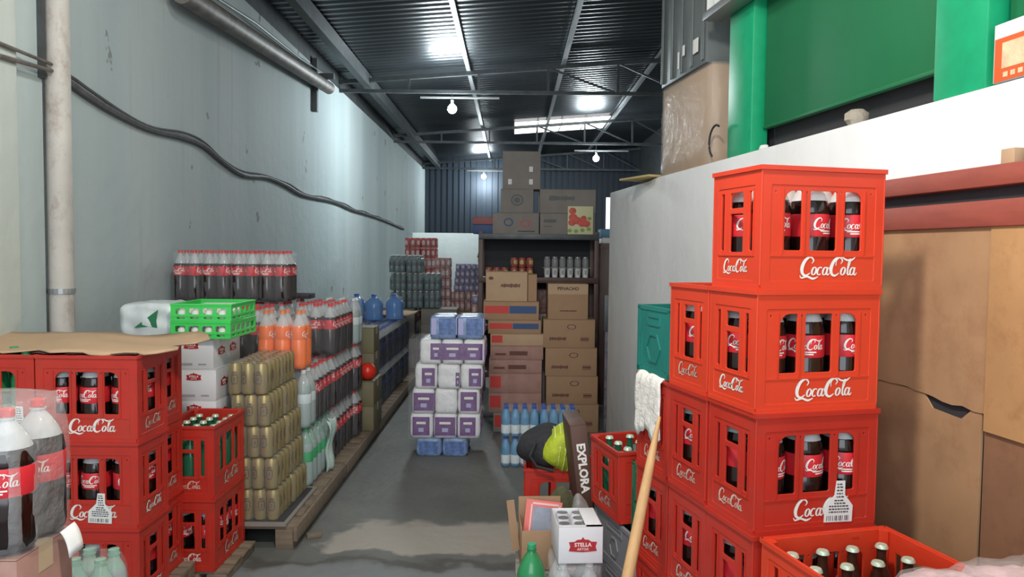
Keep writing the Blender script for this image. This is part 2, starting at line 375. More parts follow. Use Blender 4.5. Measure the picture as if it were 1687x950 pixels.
# ---------------------------------------------------------------- crates
def rot_to(k):  # panel facing: 0 front(-y) 1 right(+x) 2 back 3 left
    return Matrix.Rotation(k*PI/2, 4, 'Z')
def crate_mesh(W, D, H, m, blocked=False):
    b = MB(); t = .006
    sc = H/.33
    sx = W/.385
    def holes_long():
        v0, v1 = .106*sc, .267*sc
        return [rrect(-.120*sx, -.066*sx, v0, v1, (.005, .005, .005, .030)), rrect(-.042*sx, .042*sx, v0, v1, .006), rrect(.066*sx, .120*sx, v0, v1, (.005, .005, .030, .005)),
                rrect(-.105*sx, -.080*sx, .299*sc, .306*sc, .003)]+[rrect(u*sx-.003, u*sx+.003, .258*sc, .265*sc, .0028, 2) for u in (-.148, -.054, .054, .148)]
    def holes_short(d):
        k = d/.25
        h = [rrect(-.034*k, .034*k, .222*sc, .266*sc, .005), rrect(-.082*k, -.064*k, .104*sc, .266*sc, .004), rrect(.064*k, .082*k, .104*sc, .266*sc, .004)]
        h.append(rrect(-.034*k, .034*k, .100*sc, .208*sc, .005))
        return h
    for L, d, hs, ks in ((W, D, holes_long(), (0, 2)), (D, W, holes_short(D), (1, 3))):
        pm = curve2d([rrect(-L/2+.004, L/2-.004, .010, H-.004, .002)]+hs, t, .0008)
        fr = curve2d([rrect(-L/2+.001, L/2-.001, .012, H-.002, .003), rrect(-L/2+.030, L/2-.030, .024, .280*sc, .006)], .004, .0008)
        for k in ks:
            R = rot_to(k)
            b.mesh(pm, m, R @ xz(-d/2+.006)); b.mesh(fr, m, R @ xz(-d/2+.003))
            zz0, zz1 = .095*sc, .272*sc
            for u in ([-.127, -.060, .060, .127] if L == W else [-.088, -.058, .058, .088]):
                u = u*sx if L == W else u*D/.25
                b.box((u, -d/2+.0025, (zz0+zz1)/2), (.004, .005, zz1-zz0), m, R)
            b.box((0, -d/2+.0028, .092*sc), (L-.06, .0045, .004), m, R)
            b.box((0, -d/2+.0, H-.006), (L+.003, .009, .012), m, R)       # rim
            b.box((0, -d/2+.004, .006), (L-.010, .010, .012), m, R)       # foot
    for x in (-1, 1):
        for y in (-1, 1): b.lathe([(.016, .012), (.016, H-.004)], m, 8, (x*(W/2-.017), y*(D/2-.017)))
    b.bx(-W/2+.006, W/2-.006, -D/2+.006, D/2-.006, .012, .018, m)
    nx = 3; ny = 2
    for i in range(1, nx): b.bx(-W/2+W*i/nx-.0015, -W/2+W*i/nx+.0015, -D/2+.01, D/2-.01, .018, .085*sc, m)
    b.bx(-W/2+.01, W/2-.01, -.0015, .0015, .018, .085*sc, m)
    if blocked:
        b.bx(-D*.14, D*.14, -D/2+.012, -D/2+.016, .10*sc, .20*sc, m, rot_to(0)); b.bx(.02, .15, -D/2+.02, -D/2+.024, .10*sc, .23*sc, m)
    return b.build('crate_body')
AW, AD, AH = .385, .25, .33
GW, GD, GH = .385, .30, .28
CR = {('A', 'r'): crate_mesh(AW, AD, AH, red), ('A', 'b'): crate_mesh(AW, AD, AH, red_bright), ('G', 'r'): crate_mesh(GW, GD, GH, red), ('G', 'b'): crate_mesh(GW, GD, GH, red_bright),
      ('A', 'x'): crate_mesh(AW, AD, AH, red, True)}
LOGO_L = logo_mesh(.178, white_ink); LOGO_S = logo_mesh(.125, white_ink); LOGO_SW = logo_mesh(.125, worn_ink); LOGO_LW = logo_mesh(.17, worn_ink)
def sticker_mesh():
    b = MB(); pts = [(-.045, 0), (.045, 0), (.045, .045), (.018, .075), (.016, .115), (-.012, .115), (-.016, .075), (-.045, .045)]
    b.mesh(curve2d([pts], .0008), paper_white, xz(-.0004))
    for i in range(12): b.box((-.036+i*.0062+random.uniform(-.001, .001), -.0012, .011), (random.choice((.0015, .003)), .0006, .014), dark_ink)
    for j, z in enumerate((.028, .036, .044, .052, .060, .070, .079, .088, .097, .105)):
        ww = .062 if z < .05 else .03 if z < .07 else .018
        x = -ww/2
        while x < ww/2:
            q = random.uniform(.003, .010); b.box((x+q/2, -.0012, z), (q, .0006, .0035), dark_ink); x += q+.0025
    return b.build('sticker')
STICK = sticker_mesh()
def crate(kind, tint, loc, rz, label, worn=(False, False), sticker=None, group='red plastic drink crates', rot=None):
    """LOC = centre of the footprint; long side faces local -y"""
    W, D, H = (AW, AD, AH) if kind == 'A' else (GW, GD, GH)
    t = thing('drink_crate', label, 'crate', loc, rz, group, rot)
    part('crate_body', CR[(kind, tint)], t)
    lz = H*.185
    part('logo', LOGO_LW if worn[0] else LOGO_L, t, (.018, -D/2-.0006 if False else -D/2+.0022, lz), label='white script lettering')
    part('logo', LOGO_LW if worn[0] else LOGO_L, t, (-.018, D/2-.0022, lz), (0, 0, PI), label='white script lettering')
    part('logo', LOGO_SW if worn[1] else LOGO_S, t, (-W/2+.0022, 0, lz), (0, 0, -PI/2), label='white script lettering')
    part('logo', LOGO_SW if worn[1] else LOGO_S, t, (W/2-.0022, 0, lz), (0, 0, PI/2), label='white script lettering')
    if sticker is not None: part('sticker', STICK, t, (sticker, -D/2-.0015, .02), (0, .04, 0), label='white bottle-shaped sticker with fine print')
    return t
# ---------------------------------------------------------------- bottles
def bottle_meshes(r, h, liq, shell, labmat, capmat, fill=.70, lab=(.40, .60), logo=None, neck=.013, n=14):
    s0 = .62
    prof = [(r*.72, 0), (r*.95, .012*h/.33), (r, .03*h/.33), (r, lab[0]*h), (r*.97, lab[0]*h+.004), (r*.97, lab[1]*h-.004), (r, lab[1]*h), (r, .63*h), (r*.93, .71*h), (r*.74, .79*h), (r*.50, .86*h), (neck*1.15, .91*h), (neck, .93*h), (neck, .955*h)]
    zf = fill*h; lo = [p for p in prof if p[1] <= zf]; hi = [p for p in prof if p[1] > zf]
    a, c = lo[-1], hi[0]; t = (zf-a[1])/(c[1]-a[1]); mid = (a[0]+(c[0]-a[0])*t, zf)
    b = MB(); wob = (lambda q, z: -.06*max(0, math.cos(5*q)) if z < .02*h/.33 else 0)
    b.lathe(lo+[mid], liq, n, wob=wob); b.lathe([mid]+hi, shell, n, caps=False)
    body = b.build('bottle_body', smooth=True, angle=60)
    b = MB(); b.lathe([(r*.985, lab[0]*h+.003), (r*1.004, lab[0]*h+.006), (r*1.004, lab[1]*h-.006), (r*.985, lab[1]*h-.003)], labmat, n+4, caps=False)
    if logo:
        for q in range(2):
            R = Matrix.Rotation(q*PI, 4, 'Z') @ Matrix.Translation((0, 0, (lab[0]+lab[1])/2*h+.004))
            v, f = logo_ribbons(r*1.9, .0008, r*1.004); b.add(v, f, logo, R)
            for kk, (zz, ww) in enumerate(((-.021, 1.1), (-.027, .8))):
                vs = []; 
                for i in range(7):
                    aa = -ww/2+ww*i/6
                    for dz in (0, .0035): vs.append((math.sin(aa)*(r*1.012), -math.cos(aa)*(r*1.012), zz+dz))
                b.add(vs, [(2*i, 2*i+1, 2*i+3, 2*i+2) for i in range(6)], logo, R)
    label = b.build('label', smooth=True)
    b = MB(); b.lathe([(neck*1.2, .942*h), (neck*1.2, .995*h), (neck*1.05, h)], capmat, 10); b.lathe([(neck*1.35, .925*h), (neck*1.35, .935*h)], shell, 10)
    return body, label, b.build('cap', smooth=True)
BT = {
    'cola': bottle_meshes(.054, .306, cola, dome, red_label, red_cap, .73, (.40, .62), white_ink, n=18),
    'colapack': bottle_meshes(.0465, .338, cola, clear, red_label, red_cap, .74, (.50, .70), white_ink, n=12),
    'orange': bottle_meshes(.0465, .338, orange_liq, clear, orange_label, mat('orange_cap', (.8, .2, .05), .4), .74, (.50, .70), white_ink, n=12),
    'lime': bottle_meshes(.0465, .338, clear_liq, clear_green, green_label, green_cap, .74, (.42, .62), None, n=12),
    'clear': bottle_meshes(.0465, .338, clear_liq, clear, white_label, white_cap, .74, (.42, .60), None, n=12),
    'navy': bottle_meshes(.0465, .338, navy_liq, clear, navy_label, blue_cap, .76, (.46, .62), None, n=10),
    'water': bottle_meshes(.0325, .205, blue_liq, blue_liq, white_label, blue_cap, .8, (.10, .42), None, n=10),
    'small': bottle_meshes(.031, .205, mat('grey_green_liquid', (.13, .20, .20), .15), can_green, mat('slate_label', (.10, .13, .14), .5), white_cap, .8, (.35, .60), None, n=8),
    'smallclear': bottle_meshes(.034, .215, clear_liq, clear_green, white_label, clear_green, .75, (.35, .60), None, n=14),
    'greenbig': bottle_meshes(.051, .318, green_liq, greenpet, mat('pale_green_label', (.15, .42, .22), .4), green_cap, .50, (.15, .36), None, n=20),
}
def glass_bottle(h=.255, r=.030, m=None, liq=None):
    b = MB(); b.lathe([(r*.9, 0), (r, .01), (r, h*.55), (r*.85, h*.64), (r*.5, h*.76), (.0125, h*.86), (.0125, h*.97)], liq, 10)
    body = b.build('bottle_body', smooth=True); b = MB(); b.lathe([(.0165, h*.962), (.0150, h*.985), (.0125, h)], crown, 12, wob=lambda a, z: .06*math.cos(12*a)); return body, b.build('crown_cap', smooth=True)
GB = glass_bottle(liq=mat('brown_glass', (.05, .02, .012), .1)); GBG = glass_bottle(liq=mat('green_glass', (.02, .12, .06), .1))
GBT = glass_bottle(.292, .035, liq=mat('green_glass', (.02, .12, .06), .1)); GB = glass_bottle(.236, .031, liq=MATS['brown_glass'])
def bottle(kind, loc, label, group, rz=None):
    if kind in ('brown', 'greenglass', 'tallgreen'):
        me = GB if kind == 'brown' else GBG if kind == 'greenglass' else GBT
        t = thing('glass_bottle', label, 'bottle', loc, 0, group); part('bottle_body', me[0], t); part('crown_cap', me[1], t, label='pale metal cap'); return t
    b, l, c = BT[kind]; t = thing('soda_bottle', label, 'bottle', loc, random.uniform(0, 6.28) if rz is None else rz, group)
    part('bottle_body', b, t); part('label', l, t, label='printed label band'); part('cap', c, t, label='screw cap'); return t
def fill(loc, rz, label, kind='cola', n=(3, 2), W=AW, D=AD, skip=(), rzb=None, seat=.019):
    c, s = math.cos(rz), math.sin(rz)
    for i in range(n[0]):
        for j in range(n[1]):
            if (i, j) in skip: continue
            u = (-.5+(i+.5)/n[0])*(W-.02); v = (-.5+(j+.5)/n[1])*(D-.016)
            bottle(kind, (loc[0]+c*u-s*v, loc[1]+s*u+c*v, loc[2]+seat), label, label, rz+random.uniform(-.7, .7) if rzb is None else rzb)
# ---------------------------------------------------------------- wrapped packs
_films = {}
def film_mesh(W, D, H, seed, m, top=None, r=.02):
    """crumpled shrink film following the pack: box grid with rounded edges and small random dents"""
    key = (round(W, 3), round(D, 3), round(H, 3), seed, m.name)
    if key in _films: return _films[key]
    rnd = random.Random(seed); bm = bmesh.new(); bmesh.ops.create_cube(bm, size=1)
    bmesh.ops.subdivide_edges(bm, edges=bm.edges[:], cuts=7, use_grid_fill=True)
    for v in bm.verts:
        x, y, z = v.co.x*W, v.co.y*D, (v.co.z+.5)*H
        # rounded shoulders
        ex = max(0, abs(x)-(W/2-r*1.6)); ey = max(0, abs(y)-(D/2-r*1.6)); ez = max(0, z-(H-r*1.6))
        if top: sh = max(0, (z/H-.62)/.38); k = 1-top*sh*sh; x *= k; y *= k
        if ex and ey: x -= math.copysign(ex*.3, x); y -= math.copysign(ey*.3, y)
        if ez and (ex or ey): z -= ez*.35; 
        v.co = (x+rnd.uniform(-1, 1)*.0022, y+rnd.uniform(-1, 1)*.0022, max(0.001, z+rnd.uniform(-1, 1)*.0015))
    me = bpy.data.meshes.new('film'); bm.normal_update()
    for f in bm.faces: f.smooth = True
    bm.to_mesh(me); bm.free(); me.materials.append(m); _films[key] = me; return me
def bottle_pack(kind, nx, ny, loc, label, cat='pack of bottles', pitch=.0955, h=.338, group=None, rz=0, fm=None, top=.05, film_on=True):
    t = thing('bottle_pack', label, cat, loc, rz, group)
    b, l, c = BT[kind]
    for i in range(nx):
        for j in range(ny):
            q = part('bottle', b, t, ((i-(nx-1)/2)*pitch, (j-(ny-1)/2)*pitch, .003), (0, 0, random.choice((0, PI, 0, PI/2, -PI/2))))
            part('label', l, q); part('cap', c, q)
    if film_on: part('shrink_wrap', film_mesh(nx*pitch+.002, ny*pitch+.002, h+.004, random.randint(0, 3), fm or film, top), t, label='clear crumpled plastic wrap')
    return t
def can_mesh(r, h, m, pm=None, emblem=None):
    b = MB(); b.lathe([(r*.82, 0), (r, .008), (r, h*.88), (r*.82, h*.975), (r*.82, h)], m, 14)
    if pm:
        for q in range(3):
            R = Matrix.Rotation(q*2*PI/3, 4, 'Z'); vs = []
            for (ang0, ang1, z0, z1) in ((-.5, .5, .60, .66), (-.35, .35, .68, .74), (-.55, -.32, .38, .60), (.32, .55, .38, .60), (-.4, .4, .32, .38), (-.16, .16, .42, .56)):
                b0 = len(vs)
                for i in range(4):
                    aa = ang0+(ang1-ang0)*i/3
                    for z in (z0, z1): vs.append((math.sin(aa)*(r+.0006), -math.cos(aa)*(r+.0006), z*h))
            b.add(vs, [(k*8+2*i, k*8+2*i+1, k*8+2*i+3, k*8+2*i+2) for k in range(6) for i in range(3)], pm, R)
    b.lathe([(r*.70, h-.003), (r*.78, h+.001)], silver, 14)
    return b.build('can', smooth=True)
CANS = {'gold': can_mesh(.0325, .155, gold, gold_dark), 'red': can_mesh(.033, .125, can_red, white_ink), 'pink': can_mesh(.033, .125, can_pink, white_ink),
        'violet': can_mesh(.033, .085, can_purple, white_ink), 'yellowtop': can_mesh(.035, .09, mat('tomato_can', (.35, .08, .06), .4), mat('yellow_lid', (.6, .6, .2), .4))}
def can_pack(kind, nx, ny, loc, label, pitch=.0662, h=.156, rz=0, group=None, fm=None, film_on=True, cat='pack of cans'):
    t = thing('can_pack', label, cat, loc, rz, group)
    for i in range(nx):
        for j in range(ny): part('can', CANS[kind], t, ((i-(nx-1)/2)*pitch, (j-(ny-1)/2)*pitch, .002), (0, 0, random.uniform(-.5, .5)))
    if film_on: part('shrink_wrap', film_mesh(nx*pitch+.003, ny*pitch+.003, h+.003, random.randint(0, 2), fm or film, None, .014), t, label='clear plastic wrap')
    return t
# ---------------------------------------------------------------- cartons
_cart = {}
def carton_body(W, D, H, m, tape=True):
    key = (W, D, H, m.name)
    if key not in _cart:
        b = MB(); b.bx(-W/2, W/2, -D/2, D/2, 0, H-.004, m)
        b.bx(-W/2, W/2, -D/2, -.0015, H-.0035, H, m); b.bx(-W/2, W/2, .0015, D/2, H-.0035, H, m)
        _cart[key] = b.build('carton_body', bevel=.0022)
        b = MB(); b.box((0, 0, H+.0003), (W, .05, .0008), card_edge); b.box((W/2+.0004, 0, H-.03), (.0008, .05, .06), card_edge); b.box((-W/2-.0004, 0, H-.03), (.0008, .05, .06), card_edge)
        _cart[key+('t',)] = b.build('tape')
    return _cart[key], _cart[key+('t',)]
_txt = {}
def prnt(s, size, m, bold=0):
    k = (s, size, m.name)
    if k not in _txt:
        b = MB(); b.mesh(text_mesh(s, size, bold=bold), m, xz(-.0006)); _txt[k] = b.build('lettering')
    return _txt[k]
def scribble(W, H, m, key, seed=1):
    k = ('s', key)
    if k in _txt: return _txt[k]
    rnd = random.Random(seed); b = MB(); x = -W/2
    while x < W/2:
        q = rnd.uniform(.10, .22)*H*2; h_ = H*rnd.uniform(.55, 1.0); sl = H*.15
        P = [(x, -h_/2), (x+q*.8, -h_/2), (x+q*.8+sl, h_/2), (x+sl, h_/2)]; b.mesh(curve2d([P], .001), m, xz(-.0008)); x += q
    _txt[k] = b.build('lettering'); return _txt[k]
def rects(rs, m, key):
    k = ('r', key)
    if k not in _txt:
        b = MB()
        for x0, x1, z0, z1 in rs: b.bx(x0, x1, -.0012, 0, z0, z1, m)
        _txt[k] = b.build('print')
    return _txt[k]
def oval(rx, rz_, m, key, ring=0):
    k = ('o', key)
    if k not in _txt:
        P = [(rx*math.cos(a*PI/12), rz_*math.sin(a*PI/12)) for a in range(24)]
        sp = [P]
        if ring: sp.append([(x*(1-ring), y*(1-ring)) for x, y in P])
        b = MB(); b.mesh(curve2d(sp, .001), m, xz(-.0008)); _txt[k] = b.build('emblem')
    return _txt[k]
def carton(W, D, H, m, loc, label, rz=0, tape=True, cat='box', name='carton', group=None, prints=()):
    t = thing(name, label, cat, loc, rz, group)
    b, tp = carton_body(W, D, H, m); part('carton_body', b, t)
    if tape: part('packing_tape', tp, t, label='strip of packing tape')
    for nm, me, x, z, lab in prints: part(nm, me, t, (x, -D/2-.0004, z), label=lab)
    return t

# ================================================================ THE SHELL
b = MB(); b.bx(-2.6, 3.4, -3, 20.2, -.12, 0, floor_m); struct('floor', b.build('floor'))
b = MB(); b.bx(-2.5, -2.3, -3, 20, 0, 3.62, wall_m); struct('wall_left', b.build('wall_left'))
b = MB(); b.bx(-2.5, -2.3, -3, 20, 3.62, 4.0, steel); struct('trim_1', b.build('trim_1'))
# right wall: white, 2 m high, runs towards the viewer and outwards
RO = Vector((.762, 6.0, 0)); RA = math.atan2(-.987, .160)   # local x axis runs along the wall towards the viewer
RT = Vector((.160, -.987, 0)); RN = Vector((-.987, -.160, 0))
def rw(s, n=0., z=0.): p = RO+RT*s+RN*n; return (p.x, p.y, z)
Rrot = (0, 0, RA)       # local +x along the wall towards viewer; local +y points away from the room (behind the wall) when mirrored
b = MB()
pts = [rw(0), rw(8), rw(8, -.16), rw(0, -.16)]
prof_s = [0, .9, 1.0, 1.2, 2, 4, 8]; tops = [1.98, 1.99, 2.0, 2.0, 2.0, 2.0, 2.0]
vs = []; fs = []
for s_, zt in zip(prof_s, tops):
    for n_, z_ in ((0, 0), (0, zt), (-.16, zt), (-.16, 0)): vs.append(rw(s_, n_, z_))
for i in range(len(prof_s)-1):
    for k in range(4): fs.append((i*4+k, i*4+(k+1) % 4, i*4+4+(k+1) % 4, i*4+4+k))
fs += [(0, 1, 2, 3), tuple(len(vs)-4+k for k in range(4))]
b.add(vs, fs, wallr_m); struct('wall_right', b.build('wall_right', bevel=.012))
b = MB(); b.bx(3.2, 3.4, -3, 20, 0, 4.4, steel); struct('wall_far_right', b.build('wall_far_right'))
b = MB()
for i in range(38): 
    x = -2.3+i*.15; b.bx(x, x+.10, 19.9, 20.0, 0, 4.3, mat('dark_blue_sheet', (.028, .040, .058), .5, metal=.3)); b.bx(x+.10, x+.15, 19.94, 20.0, 0, 4.3, MATS['dark_blue_sheet'])
struct('wall_back', b.build('wall_back'))
b = MB(); b.bx(-1.45, .2, 11.0, 11.14, 0, 1.77, walls_mat('partition_paint', (.46, .50, .50), (.52, .56, .55))); struct('wall_low_partition', b.build('wall_low_partition', bevel=.01))
# roof: ribbed sheet rising to the right
zr = lambda x: 3.82+.078*(x+2.3)
b = MB(); NY = 760; vs = []; fs = []; xs = (-2.5, .3, 3.4)
for j in range(NY+1):
    y = 2.5+j*(17.7)/NY; dz = .008*math.sin(2*PI*y/.14)
    for x in xs: vs.append((x, y, zr(x)+dz))
for j in range(NY):
    for i in range(2): q = j*3+i; fs.append((q, q+1, q+4, q+3))
b.add(vs, fs, roof_m); b.add([(x, y, zr(x)) for y in (-.6, 2.5) for x in (-2.5, 3.4)], [(0, 1, 3, 2)], roof_m)
struct('ceiling', b.build('ceiling', smooth=True))
b = MB()
for i in range(4): b.add([(x, y, zr(x)-.045-.004) for x, y in ((.02+i*.46, 14.5), (.46+i*.46, 14.5), (.46+i*.46, 15.9), (.02+i*.46, 15.9))], [(0, 1, 2, 3)], sky_m)
struct('window_1', b.build('window_1'))
# slab the upper storage stands on, behind the white wall
b = MB(); vs = [rw(.8, -.17, 1.9), rw(8, -.17, 1.9), rw(8, -2.0, 1.9), rw(.8, -2.0, 1.9)]; vs += [(x, y, 1.99) for x, y, z in vs]
b.add(vs, [(0, 1, 2, 3), (4, 5, 6, 7), (0, 1, 5, 4), (1, 2, 6, 5), (2, 3, 7, 6), (3, 0, 4, 7)], mat('mezzanine_concrete', (.12, .12, .12), .9)); struct('floor_mezzanine', b.build('floor_mezzanine'))
# pier on the left, joints and the rust-edged strip
b = MB(); b.bx(-2.31, -2.20, 2.0, 3.40, 0, 3.62, pier_m); struct('trim_2', b.build('trim_2', bevel=.008))
b = MB(); b.bx(-2.31, -2.235, 3.42, 3.64, 0, 3.62, wall_m); struct('trim_3', b.build('trim_3', bevel=.008))

# purlins and trusses
for i, x in enumerate((-.60, .65, 1.90)):
    b = MB(); b.bar((x, 2.4, zr(x)-.055), (x, 19.9, zr(x)-.055), .05, galv, .06)
    single('roof_purlin', b.build('roof_purlin'), ('galvanised roof purlin running back above the brightest bulb', 'galvanised roof purlin crossing the middle of the skylight', 'galvanised roof purlin at the right end of the skylight')[i], 'roof beam', group='roof purlins')
b = MB(); b.bar((-1.95, 2.4, zr(-1.95)-.10), (-1.95, 19.9, zr(-1.95)-.10), .09, steel, .16); single('edge_beam', b.build('edge_beam'), 'dark steel beam under the roof along the grey left wall', 'roof beam')
for k, y in enumerate((5.5, 10.1, 14.7, 19.3)):
    t = thing('roof_truss', ('nearest steel roof truss, above the frame', 'steel roof truss above the brightest hanging bulb', 'steel roof truss just in front of the bright skylight', 'farthest steel roof truss by the dark back wall')[k], 'roof truss', (0, y, 0), 0, 'roof trusses')
    x0, x1 = -2.3, 3.2; tz = lambda x: zr(x)-.11; bz = 3.60
    b = MB(); b.bar((x0, 0, tz(x0)), (x1, 0, tz(x1)), .05, steel, .05); part('top_chord', b.build('top_chord'), t)
    b = MB(); b.bar((x0, 0, bz), (x1, 0, bz), .04, steel, .045); part('bottom_chord', b.build('bottom_chord'), t)
    X = [x0+i*(x1-x0)/6 for i in range(7)]
    for i in range(1, 6):
        b = MB(); b.bar((X[i], 0, bz), (X[i], 0, tz(X[i])), .03, steel); part('web_post', b.build('web_post'), t)
    for i in (3, 4, 5):
        b = MB(); b.bar((X[i], 0, tz(X[i])), (X[i+1], 0, bz), .025, steel); part('web_brace', b.build('web_brace'), t)
# hanging lamps
lamp_txt = ['brightest hanging bulb over the aisle, nearest of the three', 'lit hanging bulb at the right, below the skylight', 'small lit bulb farthest back, left of the top boxes']
bm_bulb = MB(); bm_bulb.lathe([(.015, .06), (.03, .045), (.058, .01), (.062, -.02), (.045, -.055), (.015, -.07)], bulb_m, 16)
me_bulb = bm_bulb.build('bulb', smooth=True)
for (loc, pw), tx in zip(BULBS, lamp_txt):
    t = thing('hanging_lamp', tx, 'lamp', loc, 0, 'hanging bulbs under the roof')
    part('bulb', me_bulb, t, label='glowing white bulb')
    b = MB(); b.lathe([(.02, .055), (.022, .10), (.012, .11)], galv, 10); part('socket', b.build('socket'), t)
    b = MB(); b.tube([(0, 0, .10), (0, 0, 3.60-loc[2])], .005, dark, 6); part('cord', b.build('cord'), t)
    b = MB(); b.bar((-.42, 0, .135), (.62, 0, .135), .018, galv, .022); part('cross_bar', b.build('cross_bar'), t)
    light('bulb_light', 'POINT', (loc[0], loc[1]-.0, loc[2]-.12), pw, (.86, .97, 1.0), .22)
for (lx, ly, lz), tx in (((-.10, 1.20, 3.17), 'lamp over the loading area, above the viewer'), ((-.60, 3.0, 3.62), 'added unseen lamp above the near aisle, brightening the right wall')):  # the near-aisle fixture is made up, to go with the added wall light
    t = thing('hanging_lamp', tx, 'lamp', (lx, ly, lz), 0, 'hanging bulbs under the roof'); part('bulb', me_bulb, t, label='glowing white bulb')
    b = MB(); b.lathe([(.02, .055), (.022, .10), (.012, .11)], galv, 10); part('socket', b.build('socket'), t)
    b = MB(); b.tube([(0, 0, .10), (0, 0, zr(lx)-lz)], .005, dark, 6); part('cord', b.build('cord'), t)
# pole, pipes, cable on the left wall
t = thing('downpipe', 'stained cream downpipe standing against the grey left wall', 'pipe', (-2.20, 3.70, 0))
b = MB(); b.lathe([(.056, 0), (.056, 3.8)], pole_m, 20); part('pipe', b.build('pipe', smooth=True), t)
b = MB(); b.lathe([(.062, 1.28), (.062, 1.305)], galv, 20); b.bx(-.11, -.05, -.015, .015, 1.282, 1.303, galv); part('pipe_clamp', b.build('pipe_clamp'), t)
b = MB(); b.tube([(-2.16, 5.0, 3.16), (-2.16, 8.95, 3.39)], .07, rust, 14); 
t = thing('overhead_pipe', 'thick rusty pipe running high along the left wall', 'pipe', (0, 0, 0)); part('pipe', b.build('pipe', smooth=True), t)
for k, (y, z) in enumerate(((8.75, 3.38),)):
    b = MB(); b.bx(-2.297, -2.24, y-.03, y+.03, z-.30, z+.30, steel); b.bx(-2.297, -2.05, y-.03, y+.03, z+.07, z+.13, steel); part('pipe_bracket', b.build('pipe_bracket'), t, label='dark steel hanger')
b = MB(); b.tube([(-2.23, 5.1, 3.32), (-2.22, 6.6, 3.44), (-2.24, 8.0, 3.50), (-2.23, 8.9, 3.56)], .012, steel, 6); single('loose_conduit', b.build('conduit', smooth=True), 'thin dark conduit just above the thick rusty pipe', 'pipe')
CP = [(3.74, 2.36), (3.92, 2.35), (4.13, 2.31), (4.45, 2.27), (4.82, 2.25), (5.26, 2.27), (5.62, 2.26), (5.97, 2.19), (6.44, 2.13), (7.07, 2.17), (7.63, 2.15), (8.3, 2.1), (9.7, 2.12), (10.8, 2.08), (11.68, 2.07), (13.32, 2.04), (15.92, 1.96)]
CPs = catmull([(-2.28, y, z) for y, z in CP], 4)
b = MB(); b.tube(CPs, .020, cable_m, 7); b.tube([(x+.01, y, z+.022+.01*math.sin(y*5)) for x, y, z in CPs], .009, cable_m, 6)
single('wall_cable', b.build('cable', smooth=True), 'sagging grey cable bundle strung along the left wall', 'cable')
b = MB(); b.tube([(-2.19, 2.5, 2.32), (-2.19, 3.0, 2.30), (-2.18, 3.62, 2.335)], .010, rust, 7); b.tube([(-2.19, 2.5, 2.36), (-2.19, 3.1, 2.37), (-2.18, 3.62, 2.365)], .008, rust, 7)
single('rusty_conduit', b.build('conduit', smooth=True), 'pair of thin rusty conduits crossing the pale pier at upper left', 'pipe')
b = MB(); b.bx(-2.235, -2.215, 3.60, 3.635, 2.3, 3.6, steel); single('dark_strip', b.build('dark_strip'), 'dark strip behind the top of the cream downpipe', 'strip')

# ================================================================ RIGHT: stack of crates
TH = math.radians(14.5); cT, sT = math.cos(TH), math.sin(TH)
R0 = Vector((.652, 2.0, 0))     # near-left corner of the front stack
def rs(u, v, z=0): return (R0.x+cT*u-sT*v, R0.y+sT*u+cT*v, z)   # u along the front, v deeper
ORD = ['topmost', 'second', 'third', 'fourth', 'lowest']
def pallet(x0, x1, y0, y1, h, label, rz=0, group='wooden pallets', origin=None, nslat=7):
    W, D = x1-x0, y1-y0
    t = thing('wooden_pallet', label, 'pallet', origin or ((x0+x1)/2, (y0+y1)/2, 0), rz, group)
    th = min(.02, h*.28)
    for k in range(nslat):
        b = MB(); sw = D/nslat*.80; b.box((random.uniform(-.004, .004), -D/2+D*(k+.5)/nslat, h-th/2), (W, sw, th), wood); part('slat', b.build('slat', bevel=.002), t)
    for x in (-W/2+.05, 0, W/2-.05):
        b = MB(); b.box((x, 0, (h-th)/2), (.09, D*.98, h-th), wood); part('stringer', b.build('stringer', bevel=.003), t)
    return t
for col in range(3):
    vmid = .125+col*.256; base = .09; n = 5-col
    p = rs(AW/2, vmid)
    where = ('front right stack', 'second right stack', 'third right stack')[col]
    for lev in range(n):        # lev 0 = lowest
        z = base+lev*.3302; top = n-1-lev
        word = ORD[top] if lev else 'lowest'
        tint = 'b' if (lev >= 2 and col == 0) or lev == 3 else 'r'
        if col == 0 and lev == 2: tint = 'r'
        jx = random.uniform(-.004, .004) if (col, lev) != (0, 4) else .0
        crate('A', tint, (p[0]+jx, p[1], z), TH, f'{word} red cola crate in the {where}', worn=(False, col > 0 or lev < 3), sticker=.068 if (col == 0 and top == 2) else None)
        if lev == 0: continue
        full = 'cola' 
        fill((p[0]+jx, p[1], z), TH, f'dark cola bottle inside the {word} crate of the {where}', full)
b = MB()
for s_ in (0,):
    pallet(0, .40, 0, .80, .088, 'low wooden pallet under the stacks of red crates at right', TH, origin=rs(AW/2, .385))
